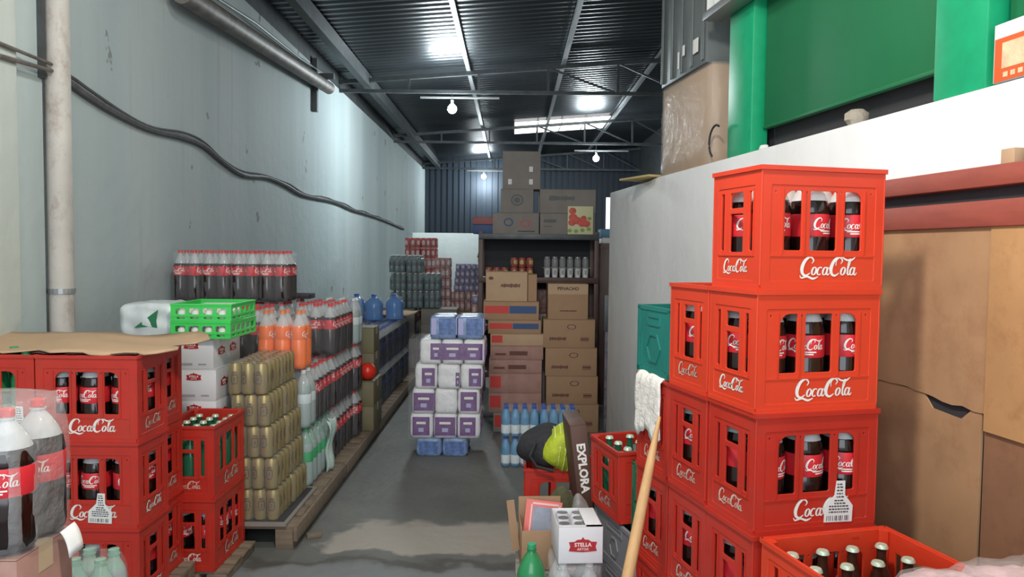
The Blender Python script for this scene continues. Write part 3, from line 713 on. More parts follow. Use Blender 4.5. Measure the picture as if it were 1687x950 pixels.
# teal crate standing on the third stack
def tray_crate(W, D, H, m, label, loc, rz, name='beer_crate', rot=None, ridges=True):
    t = thing(name, label, 'crate', loc, rz, rot=rot)
    b = MB()
    for k, (L, d) in enumerate(((W, D), (D, W), (W, D), (D, W))):
        R = rot_to(k)
        b.box((0, -d/2+.005, H/2), (L-.004, .008, H-.006), m, R)
        b.box((0, -d/2+.004, H-.007), (L+.002, .012, .014), m, R); b.box((0, -d/2+.004, .012), (L+.002, .012, .018), m, R)
        for u in (-L/2+.010, L/2-.010): b.box((u, -d/2+.003, H/2), (.020, .010, H-.01), m, R)
        b.box((0, -d/2+.002, H*.86), (L*.36, .008, .010), m, R)
        b.box((0, -d/2+.002, H*.74), (L*.36, .008, .010), m, R)
        for sx in (-1, 1): b.box((sx*L*.18, -d/2+.002, H*.80), (.008, .008, H*.13), m, R)
        hexr = min(L, H)*.24; hp = [(hexr*math.cos(a*PI/3), H*.40+hexr*math.sin(a*PI/3)) for a in range(6)]
        b.mesh(curve2d([hp, [(x*.84, H*.40+(y-H*.40)*.84) for x, y in hp]], .008), m, R @ xz(-d/2+.001))
        for sx in (-1, 1): b.box((sx*L*.36, -d/2+.001, H*.36), (.006, .006, H*.5), m, R)
    b.bx(-W/2+.004, W/2-.004, -D/2+.004, D/2-.004, .004, .012, m)
    part('crate_body', b.build('crate_body'), t); return t
p = rs(.13, .64); tray_crate(.26, .26, .24, teal, 'teal plastic beer crate with raised hexagon, on top of the third red stack', (p[0]-.0, p[1]+.0, .09+3*.3302+.001), TH)
# white foam sheet draped over the same stack
b = MB(); rows = []; 
for i in range(17):
    v = .548+i*.0125; ring = []
    for j in range(16):
        s_ = -.24+j*.028      # along the drape: negative = hanging down the left face
        zt = .09+3*.3302+.003
        wob = .005*math.sin(i*.5+j*.5)+.004*math.sin(i*.3-j*.6)
        if s_ < 0:
            ln = .205+.018*math.sin(i*.55)+.006*math.sin(i*1.9)
            z = zt-(-s_/.24)*ln; u = -.008-.006*abs(math.sin(i*.9+j*.5))-.006
        else: u = s_*(.35 if True else 1)-.008; z = zt+abs(wob)*.8
        q = rs(u, v+wob, z+(.0 if s_ < 0 else .001)); ring.append(q)
    rows.append(ring)
vs = [p_ for r_ in rows for p_ in r_]; fs = [(i*16+j, i*16+j+1, i*16+17+j, i*16+16+j) for i in range(16) for j in range(15)]
b.add(vs, fs, foam); me = b.build('foam_sheet', smooth=True, angle=180)
o = single('foam_sheet', me, 'torn white foam sheet hanging over the left side of a red crate', 'foam sheet'); md = o.modifiers.new('thick', 'SOLIDIFY'); md.thickness = .006; md.offset = -1
# fourth column: grey crate, slim green one and the red crate on top
p = rs(.20, .765+.055); tray_crate(.34, .09, .26, dark_green, 'slim dark green crate standing between the red stacks at right', (p[0], p[1], .461), TH, name='green_crate')
p = rs(.19, .765+.20)
for nm, zz, dd in (('upper', .275, .42), ('lower', .09, .42)):
    tray_crate(.38, dd, .184, grey_plastic, f'{nm} grey plastic crate under the red crate by the brown box', (p[0], p[1], zz), TH, name='storage_crate')
pallet(0, .38, 0, .42, .088, 'wooden pallet under the grey crates at right', TH, origin=rs(.19, .99))
p = rs(.20, .765+.27); crate('G', 'r', (p[0]-.02, p[1], .470), 0, 'worn red crate leaning beside the brown lettered box', worn=(True, True), rot=(0, math.radians(-1.0), TH))
fill((p[0]-.02, p[1], .475), TH, 'green glass bottle in the worn red crate beside the brown box', 'greenglass', (4, 3), GW, GD)
# near crate of glass bottles, bottom right
p = rs(.18+.02, -.03-GD/2)
pallet(0, .40, 0, .30, .145, 'wooden pallet below the near red crates', TH, origin=(p[0], p[1], 0), nslat=4)
crate('A', 'r', (p[0], p[1]+.0, .146), TH, 'red crate under the near crate of capped bottles')
crate('G', 'b', (p[0], p[1], .478), TH, 'near red crate of capped glass bottles at the bottom right')
fill((p[0], p[1], .478), TH, 'brown glass bottle with pale cap in the near crate, bottom right', 'brown', (4, 3), GW, GD)
# wrapped bundle bottom right
t = thing('wrapped_bundle', 'pinkish bundle in crumpled clear plastic at the bottom right corner', 'bundle', (1.03, 1.44, .671), TH)
def blob_box(W, D, H, m, seed, amp=.012, cuts=9, name='bag'):
    rnd = random.Random(seed); bm = bmesh.new(); bmesh.ops.create_cube(bm, size=1); bmesh.ops.subdivide_edges(bm, edges=bm.edges[:], cuts=cuts, use_grid_fill=True)
    ph = [rnd.uniform(0, 6) for _ in range(6)]
    for v in bm.verts:
        x, y, z = v.co; k = 1-.10*((2*x)**4+(2*y)**4)*.5
        kx = 1-.14*((2*y)**6+(2*z)**6)*.5; ky = 1-.14*((2*x)**6+(2*z)**6)*.5; kz = 1-.12*((2*x)**6+(2*y)**6)*.5
        X, Y, Z = x*W*kx, y*D*ky, z*H*kz
        w_ = amp*(math.sin(X*38+ph[0])*math.sin(Y*41+ph[1])+.6*math.sin(Z*60+X*22+ph[2])+.5*math.sin(X*90+ph[3])*math.sin(Y*85+Z*70+ph[4]))
        v.co = (X+v.normal.x*w_, Y+v.normal.y*w_, max(0, Z+H/2+v.normal.z*w_ if z > -.49 else 0))
    for f in bm.faces: f.smooth = True
    me = bpy.data.meshes.new(name); bm.to_mesh(me); bm.free(); me.materials.append(m); return me
sug = mat('pink_white_print', (.62, .42, .44), .5, var=.6, vscale=16)
for i in range(3): part('bag', blob_box(.155, .26, .200, sug, i, .006), t, ((i-1)*.158, 0, 0))
part('shrink_wrap', blob_box(.485, .275, .207, film_thick, 9, .006, 14), t, label='crumpled clear plastic')
cx, cy = 1.03, 1.46
crate('A', 'r', (cx, cy, .010), TH, 'lower red crate under the pinkish wrapped bundle'); crate('A', 'r', (cx, cy, .3405), TH, 'upper red crate under the pinkish wrapped bundle')
# broom handle leaning on the stacks
b = MB(); A_ = Vector((.475, 2.40, .985)); B_ = Vector((.215, 2.03, .004)); 
b.tube([B_.lerp(A_, k/8) for k in range(9)], .018, wood_lt, 12, radii=[.019, .019, .019, .019, .0185, .018, .0165, .0135, .005])
single('wooden_pole', b.build('pole', smooth=True), 'pale wooden pole with a pointed tip leaning against the red crates', 'pole')

# ================================================================ RIGHT: cabinet with boarded front, green frame, things on the wall
def rwbox(b, s0, s1, n0, n1, z0, z1, m):
    vs = [rw(s0, n0, z0), rw(s1, n0, z0), rw(s1, n1, z0), rw(s0, n1, z0), rw(s0, n0, z1), rw(s1, n0, z1), rw(s1, n1, z1), rw(s0, n1, z1)]
    b.add(vs, [(3, 2, 1, 0), (4, 5, 6, 7), (0, 1, 5, 4), (1, 2, 6, 5), (2, 3, 7, 6), (3, 0, 4, 7)], m)
t = thing('boarded_cabinet', 'tall reddish-framed cabinet boarded with brown panels beside the front crates', 'cabinet', (0, 0, 0))
c0, c1 = 3.55, 5.6; cf = .150
b = MB(); rwbox(b, c0, c1, .012, cf-.02, .0, 1.70, dark); part('carcass', b.build('carcass'), t)
b = MB(); rwbox(b, c0-.02, c1, .01, cf+.012, 1.690, 1.745, red_wood); part('top_rail', b.build('top_rail', bevel=.004), t)
b = MB(); rwbox(b, c0-.02, c1, cf-.02, cf+.006, 1.585, 1.655, red_wood); part('front_rail', b.build('front_rail', bevel=.004), t)
b = MB(); rwbox(b, c0-.03, c0+.0, .012, cf+.002, .0, 1.688, red_wood); part('side_post', b.build('side_post', bevel=.004), t)
def ragged(s0, s1, lo, hi, n, m, name, amp=.006, seed=1, lab=None, dy=0):
    rnd = random.Random(seed); P = []
    for i in range(13): P.append((s0+(s1-s0)*i/12, lo(i/12)+rnd.uniform(-amp, amp)))
    for i in range(13): P.append((s1+(s0-s1)*i/12, hi(1-i/12)+rnd.uniform(-amp, amp)*.3))
    me_ = curve2d([P], .006); b_ = MB()
    T = Matrix(((RT.x, 0, RN.x, RO.x+RN.x*n), (RT.y, 0, RN.y, RO.y+RN.y*n), (0, 1, 0, 0), (0, 0, 0, 1)))
    b_.mesh(me_, m, T); part(name, b_.build(name), t, label=lab)
sj = 4.02        # where the upright joint is
mid = lambda a: 1.112-.045*math.sin(a*3.0)**2-.0*a
ragged(c0+.005, sj, lambda a: 1.105-.012*(a > .55)-.025*max(0, a-.6), lambda a: 1.588, cf-.010, ply, 'board', .005, 3, 'upper brown plywood board')
ragged(sj+.004, c1, lambda a: 1.045, lambda a: 1.588, cf-.006, ply2, 'board', .006, 4, 'lighter orange plywood board')
ragged(c0+.005, sj-.01, lambda a: .02, lambda a: 1.103-.03*max(0, a-.35)-.035*(.5 < a < .85), cf-.014, ply, 'board', .002, 5, 'lower brown plywood board with torn top edge')
ragged(sj-.002, c1, lambda a: .02, lambda a: 1.060, cf-.016, ply3, 'board', .002, 6, 'darker lower plywood board')
# bits standing on the cabinet
p = rw(4.03, .09, 1.7455); b = MB(); b.box((0, 0, .022), (.045, .045, .044), card_lt); b.box((0.0, 0, .0445), (.030, .030, .002), card_edge); single('wood_block', b.build('block', bevel=.003), 'small tan block standing on the cabinet top rail', 'block', p, RA)
p = rw(4.10, .09, 1.7455); t2 = thing('small_jar', 'tiny dark jar with white lid on the cabinet top rail', 'jar', p); b = MB(); b.lathe([(.018, 0), (.020, .004), (.020, .038), (.016, .042)], mat('dark_glass', (.06, .03, .03), .2), 14); part('jar_body', b.build('jar_body', smooth=True), t2)
b = MB(); b.lathe([(.019, .042), (.019, .054), (.012, .057)], paper_white, 14); part('lid', b.build('lid', smooth=True), t2)
# green steel frame behind the wall top
t = thing('green_partition', 'green painted steel partition with panels standing on the white wall', 'frame', (0, 0, 0))
for (a, c) in ((2.07, 2.33), (3.58, 3.80)):
    b = MB(); rwbox(b, a, c, -.012, -.10, 2.0, 3.6, greenl); part('post', b.build('post', bevel=.006), t, label='bright green post')
for (a, c) in ((2.34, 3.57), (3.81, 6.6)):
    b = MB(); rwbox(b, a, c, -.075, -.095, 2.115, 3.55, greenp); rwbox(b, a, c, -.068, -.10, 2.11, 2.125, greenp); part('panel', b.build('panel', bevel=.003), t, label='dark green sheet panel')
b = MB(); rwbox(b, 2.10, 6.6, -.14, -.16, 1.992, 2.6, dark); part('panel_gap_shade', b.build('shade_sheet'), t)  # near-black sheet added as the shade in the gap below the panels
t = thing('ribbed_beam', 'grey beam with green ribs jutting out at the top above the large box', 'beam', (0, 0, 0))
b = MB(); rwbox(b, 1.98, 2.75, .10, -.005, 2.72, 2.76, galv); part('flange', b.build('flange', bevel=.003), t)
b = MB(); rwbox(b, 1.98, 2.75, .02, .0, 2.76, 3.0, greenl)
part('web', b.build('web'), t)
for i in range(9):
    b = MB(); rwbox(b, 2.0+i*.085, 2.012+i*.085, .085, .02, 2.76, 3.0, paper_white); part('rib', b.build('rib'), t)
p = rw(3.12, -.05, 2.0); b = MB(); b.lathe([(.03, 0), (.042, .02), (.04, .045), (.02, .062)], mat('beige_stone', (.38, .33, .27), .9, bump=.5), 10, wob=lambda a, z: .18*math.sin(2*a+z*40)); single('beige_lump', b.build('lump', smooth=True), 'beige lump lying in the gap under the green panel', 'lump', (p[0], p[1], 2.0))
p = rw(2.42, -.04, 2.0); b = MB(); b.lathe([(.02, 0), (.024, .006), (.018, .022)], paper_white, 10, wob=lambda a, z: .2*math.sin(3*a)); single('white_scrap', b.build('scrap', smooth=True), 'white scrap on the wall top at the foot of the green post', 'scrap', (p[0], p[1], 2.0))
# large cardboard box and the grey case on it
def rcarton(s0, s1, n0, n1, z0, H, m, label, name='carton', tape=True, cat='box'):
    q = rw((s0+s1)/2, (n0+n1)/2, z0); return carton(s1-s0, abs(n1-n0), H, m, q, label, RA+PI, cat=cat, name=name, tape=tape)
t = thing('large_carton', 'large wrapped cardboard box standing on the far end of the white wall', 'box', rw(1.46, -.27, 2.003), RA+PI)
b = MB(); b.bx(-.39, .36, -.25, .25, 0, .535, card_lt); b.bx(-.39, .36, -.25, -.002, .535, .541, card_lt); b.bx(-.39, .36, .002, .25, .535, .541, card_lt); part('carton_body', b.build('carton_body', bevel=.004), t)
b = MB(); b.box((-.02, 0, .543), (.75, .06, .001), card_edge); b.box((-.3915, 0, .42), (.001, .06, .24), card_edge); part('packing_tape', b.build('tape'), t)
part('shrink_wrap', film_mesh(.775, .52, .552, 2, mat('carton_film', (.8, .8, .8), .15, alpha=.16, bump=1.0, bscale=10, spec=1.0), None, .01), t, (-.015, 0, 0), label='clear plastic wrap with glints')
t = thing('grey_case', 'tall dark grey case with small white labels above the large cardboard box', 'case', rw(1.40, -.27, 2.567), RA+PI)
b = MB(); gm = mat('grey_case_paint', (.13, .15, .15), .5, var=.2, vscale=5); b.bx(-.36, .34, -.24, .25, 0, .62, gm)
for i in range(5): b.bx(-.34+i*.16, -.31+i*.16, .25, .262, 0.02, .6, gm)
part('case_body', b.build('case_body', bevel=.006), t)
for x, z, w_, h_ in ((-.24, .12, .07, .08), (-.06, .14, .03, .06), (.02, .10, .02, .1)):
    b = MB(); b.box((x, .2635, z), (w_, .003, h_), paper_white); part('tag', b.build('tag'), t, label='small white label')
b = MB(); arc = [(.0+.10*math.cos(a), 0, .10*math.sin(a)) for a in [k*PI/10 for k in range(2, 15)]]
o = single('wire_loop', None or (b.tube([Vector(rw(1.98+.08*math.cos(a), .012, 2.10+.085*math.sin(a))) for a in [k*PI/9 for k in range(3, 13)]], .006, dark, 6) or b.build('wire', smooth=True)), 'loop of black wire beside the large cardboard box', 'wire')
q = rw(.86, -.06, 1.997+.006); b = MB(); b.box((0, 0, .006), (.36, .34, .014), mat('yellow_board', (.50, .38, .16), .7)); single('ply_offcut', b.build('board', bevel=.002), 'small yellowish board lying on the far end of the white wall', 'board', q, RA+.25)
# product box on the wall, top right
t = thing('product_box', 'white product box with orange front standing on the white wall, top right', 'box', rw(3.92, -.075, 2.003), RA+PI)
ob = mat('orange_print', (.62, .10, .02), .5); oc = mat('cream_print', (.75, .55, .35), .5, var=.3, vscale=30)
b = MB(); b.bx(-.085, .085, -.07, .07, 0, .165, card_white); b.bx(-.085, .085, -.07, .0, .165, .168, card_white); part('carton_body', b.build('carton_body', bevel=.002), t)
b = MB(); b.box((.005, .0712, .062), (.15, .001, .122), ob); b.box((.0, .0720, .072), (.105, .001, .072), oc)
for i in range(4): b.box((-.04+i*.026, .0724, .018), (.016, .001, .014), oc)
part('front_print', b.build('print'), t, (0, 0, .0), label='orange panel with cream picture')
b = MB(); b.box((-.0862, .0, .12), (.001, .08, .03), print_red); b.box((-.0862, .0, .06), (.001, .04, .02), dark_ink); part('side_print', b.build('print'), t)

# ================================================================ LEFT: front crates
LX, LY = -1.41, 2.84
pallet(-2.25, -1.405, 2.83, 3.345, .108, 'wooden pallet under the left stacks of red crates')
def lcrate(cx, cy, z, rz, label, **k):
    return crate('A', k.pop('tint', 'r'), (cx, cy, z), rz, label, **k)
for colm, (cx, cy, wh) in enumerate(((LX-AW/2, LY+AD/2, 'left front stack'), (LX-AW*1.5-.004, LY+AD/2, 'stack at the left edge of the photo'), (LX-.05-AW/2, LY+AD*1.5+.002, 'left stack one row behind'))):
    for lev in range(3):
        z = .109+lev*.3302; word = ('lowest', 'middle', 'top')[lev]
        lcrate(cx, cy, z, 0, f'{word} red cola crate in the {wh}', worn=(False, lev == 2 or colm == 2), sticker=.045 if (colm == 0 and lev == 1) else .13 if (colm == 1 and lev == 2) else None)
        fill((cx, cy, z), 0, f'dark bottle inside the {word} crate of the {wh}' if colm != 1 or lev < 2 else 'green-labelled bottle inside the top crate at the left edge', 'cola' if not (colm == 1 and lev == 2) else 'greenbig')
# low stack of two with bottles
pallet(-1.62, -1.27, 3.352, 3.735, .052, 'low boards under the two-crate stack at left', nslat=4)
sx, sy = -1.325-AD/2, 3.352+AW/2
lcrate(sx, sy, .053, PI/2, 'lower red crate of the two-crate stack beside the gold cans', worn=(True, False))
lcrate(sx, sy, .3835, PI/2, 'upper red crate of the two-crate stack, green bottle tops showing', worn=(True, True))
fill((sx, sy, .053), PI/2, 'dark bottle in the lower crate beside the gold cans')
fill((sx, sy, .3835), PI/2, 'bottle with green top standing in the upper crate beside the gold cans', 'tallgreen', (5, 3))
# flattened cardboard on the left stacks
b = MB(); n = 22; vs = []
for j in range(9):
    for i in range(n+1):
        x = -2.40+i*(1.06/n); y = 2.86+j*.062
        if j == 0: y += .03*math.sin(i*1.7)+.02*math.sin(i*.7)
        if j == 8: y += .03*math.sin(i*1.1)
        if i == n: x += .05*math.sin(j*1.3)
        z = 1.1035+.010+.008*math.sin(i*.55+j*.2)+.007*math.sin(j*.9+i*.3)+.018*max(0, (j-5)/3)
        vs.append((x, y, z))
b.add(vs, [(j*(n+1)+i, j*(n+1)+i+1, (j+1)*(n+1)+i+1, (j+1)*(n+1)+i) for j in range(8) for i in range(n)], card_lt)
o = single('flattened_carton', b.build('sheet', smooth=True, angle=180), 'flattened tan cardboard lying over the left red crates', 'cardboard sheet'); md = o.modifiers.new('t', 'SOLIDIFY'); md.thickness = .006; md.offset = -1
b = MB(); vs = []  # dark sheet painting in the shade of the gap under the flattened cardboard
for j in range(5):
    for i in range(n+1): vs.append((-1.82+i*(.40/n), 2.852+j*.06+.012*math.sin(i*1.3)*(j == 0), 1.1025+.0015))
b.add(vs, [(j*(n+1)+i, j*(n+1)+i+1, (j+1)*(n+1)+i+1, (j+1)*(n+1)+i) for j in range(4) for i in range(n)], mat('sheet_gap_shade', (.07, .035, .03), .8))
o = single('sheet_gap_shade', b.build('sheet'), 'dark sheet painted as gap shade under the tan cardboard on the left front crate', 'cardboard sheet')
# near wrapped cola pack, bottom left, on cartons
t = bottle_pack('cola', 2, 2, (-1.13, 1.66, .852), 'near shrink-wrapped pack of large cola bottles at the left edge', pitch=.106, h=.33, fm=film_thick, top=.16)
carton(.20, .20, .42, pink_card, (-1.135, 1.66, .003), 'lower brown carton under the near cola pack'); carton(.205, .20, .425, pink_card, (-1.135, 1.66, .425), 'upper brown carton under the near cola pack')
b = MB(); vs = []
for j in range(6):
    for i in range(5): a = j/5*1.2; vs.append((-1.025+.022*math.sin(a)+i*.003, 1.70+i*.009, .856-.04*a*a*.6-.02*a+.003*i))
b.add(vs, [(j*5+i, j*5+i+1, j*5+i+6, j*5+i+5) for j in range(5) for i in range(4)], paper_white); o = single('curled_paper', b.build('paper', smooth=True), 'curled white paper hanging off the carton at bottom left', 'paper'); md = o.modifiers.new('t', 'SOLIDIFY'); md.thickness = .002
# clear bottles bottom left
bottle_pack('smallclear', 3, 2, (-1.215, 2.12, .419), 'wrapped pack of small clear bottles in front of the left crates', pitch=.071, h=.215, fm=film, top=.15)
carton(.30, .26, .208, card, (-1.215, 2.14, .002), 'lower small carton under the small clear bottles'); carton(.30, .26, .206, card, (-1.215, 2.14, .2115), 'upper small carton under the small clear bottles')

# ================================================================ LEFT ROW on pallets
PH = .118
for k, (a, c) in enumerate(((3.745, 4.90), (4.93, 6.12), (6.15, 7.32), (7.35, 8.55), (8.6, 9.85))):
    pallet(-2.27, -1.085, a, c, PH, ('wooden pallet under the gold cans', 'wooden pallet under the cola block', 'third wooden pallet along the aisle, under the dark bottle packs', 'fourth wooden pallet along the aisle', 'farthest wooden pallet, by the stacked can packs')[k])
    b = MB(); b.bx(-1.084, -1.064, a-.01, c+.0, .045, PH+.002, wood); q_ = part('edge_board', b.build('edge_board', bevel=.003), COL.objects[[o_.name for o_ in COL.objects if o_.name.startswith('wooden_pallet')][-1]], (-(-2.27-1.085)/2, -(a+c)/2, 0), label='long board along the aisle edge')
b = MB(); b.bar((-1.06, 3.90, .012), (-.99, 3.93, .012), .04, wood, .022); single('broken_slat', b.build('slat', bevel=.002), 'broken slat splinter lying on the floor at the corner of the nearest pallet', 'slat')
PT = PH+.001
b = MB(); b.box((0, 0, .006), (.30, .62, .012), card_grey); b.box((0, 0, .0135), (.26, .55, .002), dark); single('slip_sheet', b.build('sheet'), 'dark slip sheet under the gold can packs', 'cardboard sheet', (-1.27, 4.05, PT))
gz = PT+.0155
for lev in range(5):
    xr = -1.166-.061*lev/4; word = ('bottom', 'fourth from top', 'middle', 'second from top', 'topmost')[lev]
    for d in range(2):
        can_pack('gold', 3, 4, (xr-.1+random.uniform(-.004, .004), 3.905+d*.272, gz+lev*.1605), f'gold beer can pack, {word} layer, {"front" if d == 0 else "rear"} column', group='gold can packs')
# white beer cartons with green trays on top
def badge(s=1.0, key='b', txt='STELLA', txt2='ARTOIS'):
    k = ('badge', key)
    if k in _txt: return _txt[k]
    P = [(-.05, -.016), (-.045, .0), (-.05, .016), (-.03, .017), (-.02, .024), (-.006, .025), (0, .034), (.006, .025), (.02, .024), (.03, .017), (.05, .016), (.045, 0), (.05, -.016), (.03, -.018), (0, -.020), (-.03, -.018)]
    b = MB(); b.mesh(curve2d([[(x*s, y*s) for x, y in P]], .001), stella_red, xz(-.0008))
    b.mesh(text_mesh(txt, .019*s, bold=.0004*s), white_ink, Matrix.Translation((0, -.0016, .006*s)) @ xz(0)); b.mesh(text_mesh(txt2, .012*s), white_ink, Matrix.Translation((0, -.0016, -.010*s)) @ xz(0))
    _txt[k] = b.build('emblem'); return _txt[k]
for lev in range(6):
    z = PT+lev*.1572
    word = ('lowest', 'fifth from top', 'fourth from top', 'third from top', 'second from top', 'topmost')[lev]
    t = carton(.25, .37, .1567, card_white, (-1.60+(.0 if lev != 5 else -.012), 3.95, z), f'white beer carton with red badge, {word} in the stack under the green trays', tape=False, name='beer_carton', group='white beer cartons')
    part('badge', badge(.75, 's'), t, (.015, -.1855, .115), label='red badge with white lettering')
    part('side_print', badge(.9, 'sd'), t, (.1255, -.08, .08), (0, 0, PI/2), label='reddish emblem'); part('side_print', badge(.9, 'sd'), t, (.1255, .08, .08), (0, 0, PI/2), label='reddish emblem')
    b = rects([(-.09, .02, .018, .030), (.05, .09, .02, .028), (-.115, -.110, .02, .13)], mat('grey_print', (.35, .35, .38), .6), 'sp'); part('small_print', b, t, (0, -.1855, 0))
def green_tray_mesh(W, D, H):
    b = MB()
    for k, (L, d, n) in enumerate(((W, D, 4), (D, W, 5), (W, D, 4), (D, W, 5))):
        hs = []; st = (L-.03)/n
        for i in range(n):
            x0 = -L/2+.015+i*st
            hs.append(rrect(x0+st*.12, x0+st*.88, H*.38, H*.74, .006))
        hs += [rrect(-L/2+.015+i*st+st*.2, -L/2+.015+i*st+st*.8, H*.12, H*.24, .003) for i in range(n)]
        b.mesh(curve2d([rrect(-L/2, L/2, 0, H, .003)]+hs, .005, .0006), green_tray, rot_to(k) @ xz(-d/2+.0025))
        b.box((0, -d/2+.002, H-.004), (L+.004, .010, .008), green_tray, rot_to(k)); b.box((0, -d/2+.002, H*.30), (L+.002, .008, .006), green_tray, rot_to(k))
    for i in range(9): b.box((-W/2+W*(i+.5)/9, 0, .003), (.008, D-.01, .004), green_tray)
    for i in range(10): b.box((0, -D/2+D*(i+.5)/10, .003), (W-.01, .008, .004), green_tray)
    return b.build('tray_body')
GT = green_tray_mesh(.295, .37, .085)
egg = MB(); egg.lathe([(.004, 0), (.014, .003), (.0215, .014), (.0235, .026), (.021, .040), (.013, .052), (.003, .057)], mat('eggshell', (.75, .72, .68), .6), 12); egg = egg.build('egg', smooth=True)
for k, z in enumerate((PT+6*.1572+.001, PT+6*.1572+.0875)):
    word = ('lower', 'upper')[k]
    t = thing('plastic_tray', f'{word} bright green lattice tray on the white beer cartons', 'tray', (-1.530, 3.90, z), .02*k, 'bright green trays'); part('tray_body', GT, t)
    for i in range(4):
        for j in range(6 if k == 0 else 4):
            single('egg', egg, f'white egg in the {word} green tray', 'egg', (-1.530-.1+i*.067, 3.90-.155+j*.062, z+.0055), 0, f'eggs in the {word} green tray')
b = MB(); b.box((0, 0, .002), (.16, .10, .003), paper_white); single('paper_slip', b.build('slip'), 'pale paper slip lying on top of the green trays', 'paper', (-1.54, 3.98, PT+6*.1572+.0875+.0665), .1)
# white wrapped bundle with green leaf print
for lev in range(6): carton(.27, .34, .1567, card_white, (-1.885, 3.95, PT+lev*.1572), f'plain white carton, {("lowest", "fifth from top", "fourth from top", "third from top", "second from top", "topmost")[lev]} under the white wrapped bundle', tape=False)
t = thing('wrapped_bundle', 'white plastic-wrapped bundle with green leaf print beside the green trays', 'bundle', (-1.84, 3.93, PT+6*.1572+.001), .0)
part('bag', blob_box(.28, .26, .165, mat('pale_plastic', (.60, .66, .66), .3, var=.15, vscale=14), 4, .005, 10), t)
part('leaf_print', (lambda b: (b.mesh(curve2d([[(-.075, -.035), (-.03, .0), (.03, .045), (.045, .055), (.035, .0), (.04, -.035), (0, -.03)]], .003), mat('leaf_green', (.02, .17, .07), .4), xz(0)), b.build('leaf'))[1])(MB()), t, (.02, -.134, .078), label='dark green leaf shape')
# bottles behind the gold cans
for k, y in enumerate((4.455, 4.655, 4.855)):
    w_ = ('first row behind the gold cans', 'second row behind the gold cans', 'third row behind the gold cans')[k]
    bottle_pack('lime', 3, 2, (-1.30, y, PT), f'green-labelled bottle pack on the pallet, {w_}')
    bottle_pack('clear' if k == 0 else 'colapack', 3, 2, (-1.31, y, PT+.345), f'{"clear" if k == 0 else "cola"} bottle pack in the second layer, {w_}')
    if k < 1: bottle_pack('orange', 3, 2, (-1.335, y, PT+.690), 'wrapped pack of orange soda bottles above the gold cans', fm=film, top=.10)
for k, y in enumerate((4.70, 4.895)):
    for lev in range(3): bottle_pack('colapack', 3, 2, (-1.66, y, PT+lev*.345), f'cola bottle pack behind the orange soda, {("bottom", "middle", "top")[lev]} layer, {("front", "rear")[k]} row')
# tall block by the wall
for i in range(4):
    for lev in range(4):
        bottle_pack('colapack', 2, 3, (-2.165+i*.1925, 5.16, PT+lev*.345), f'cola pack in the tall block by the wall, {("bottom", "third from top", "second from top", "top")[lev]} layer, {("leftmost", "second from left", "third from left", "rightmost")[i]}', group='tall cola block by the wall')
# aisle block
for k, y in enumerate((5.065, 5.265, 5.465)):
    for lev in range(3): bottle_pack('colapack', 3, 2, (-1.30, y, PT+lev*.345), f'cola bottle pack at the aisle edge, {("bottom", "middle", "top")[lev]} layer, {("front", "centre", "rear")[k]} row', group='cola block at the aisle edge')
for lev in range(3): bottle_pack('colapack' if lev < 2 else 'clear', 3, 2, (-1.27, 5.665, PT+lev*.345), f'{("lowest cola", "middle cola", "pale clear")[lev]} bottle pack at the far end of the aisle-edge cola block')
b = MB(); b.box((0, 0, .02), (.36, .17, .035), mat('dark_tray', (.03, .03, .035), .6)); b.box((0, -.087, .03), (.36, .004, .03), MATS['dark_tray']); 
for lev in range(3): bottle_pack('colapack', 3, 2, (-1.62, 5.46, PT+lev*.345), f'cola bottle pack deep behind the aisle block, {("bottom", "middle", "top")[lev]} layer')
single('flat_tray', b.build('tray', bevel=.003), 'flat dark tray lying on the cola packs behind the orange soda', 'tray', (-1.62, 5.46, PT+3*.345))
# plastic flap
b = MB(); vs = []
for j in range(12):
    for i in range(7):
        z = PT+.33-.335*j/11; vs.append((-1.142+.018*math.sin(i*1.4+j*.3)+.012*math.sin(j*.8), 4.66+i*.030+.012*math.sin(j*.5), max(z-.02*abs(math.sin(i*1.0))*(j == 0), PT+.001)))
b.add(vs, [(j*7+i, j*7+i+1, j*7+i+8, j*7+i+7) for j in range(11) for i in range(6)], mat('pale_green_sheet', (.52, .66, .60), .3)); o = single('plastic_flap', b.build('flap', smooth=True, angle=180), 'loose pale green plastic flap hanging at the side of the bottom packs', 'plastic flap'); md = o.modifiers.new('t', 'SOLIDIFY'); md.thickness = .002
# olive cartons, red ball
for lev in range(2): carton(.34, .36, .19, olive_card, (-1.225, 5.965, PT+lev*.1905), f'olive carton on the pallet, {("bottom", "second")[lev]} layer, under the red ball')
for lev in range(2): carton(.34, .24, .20, olive_card, (-1.25, 6.05, PT+.381+lev*.2005), f'olive-brown carton behind the red ball, {("lower", "upper")[lev]} one')
b = MB(); b.lathe([(.067*math.sin(a), .068-.067*math.cos(a)) for a in [k*PI/12 for k in range(1, 12)]], mat('shiny_red', (.72, .03, .015), .3), 18); single('red_ball', b.build('ball', smooth=True), 'shiny red ball resting at the edge of the olive cartons', 'ball', (-1.115, 5.86, PT+.3815))
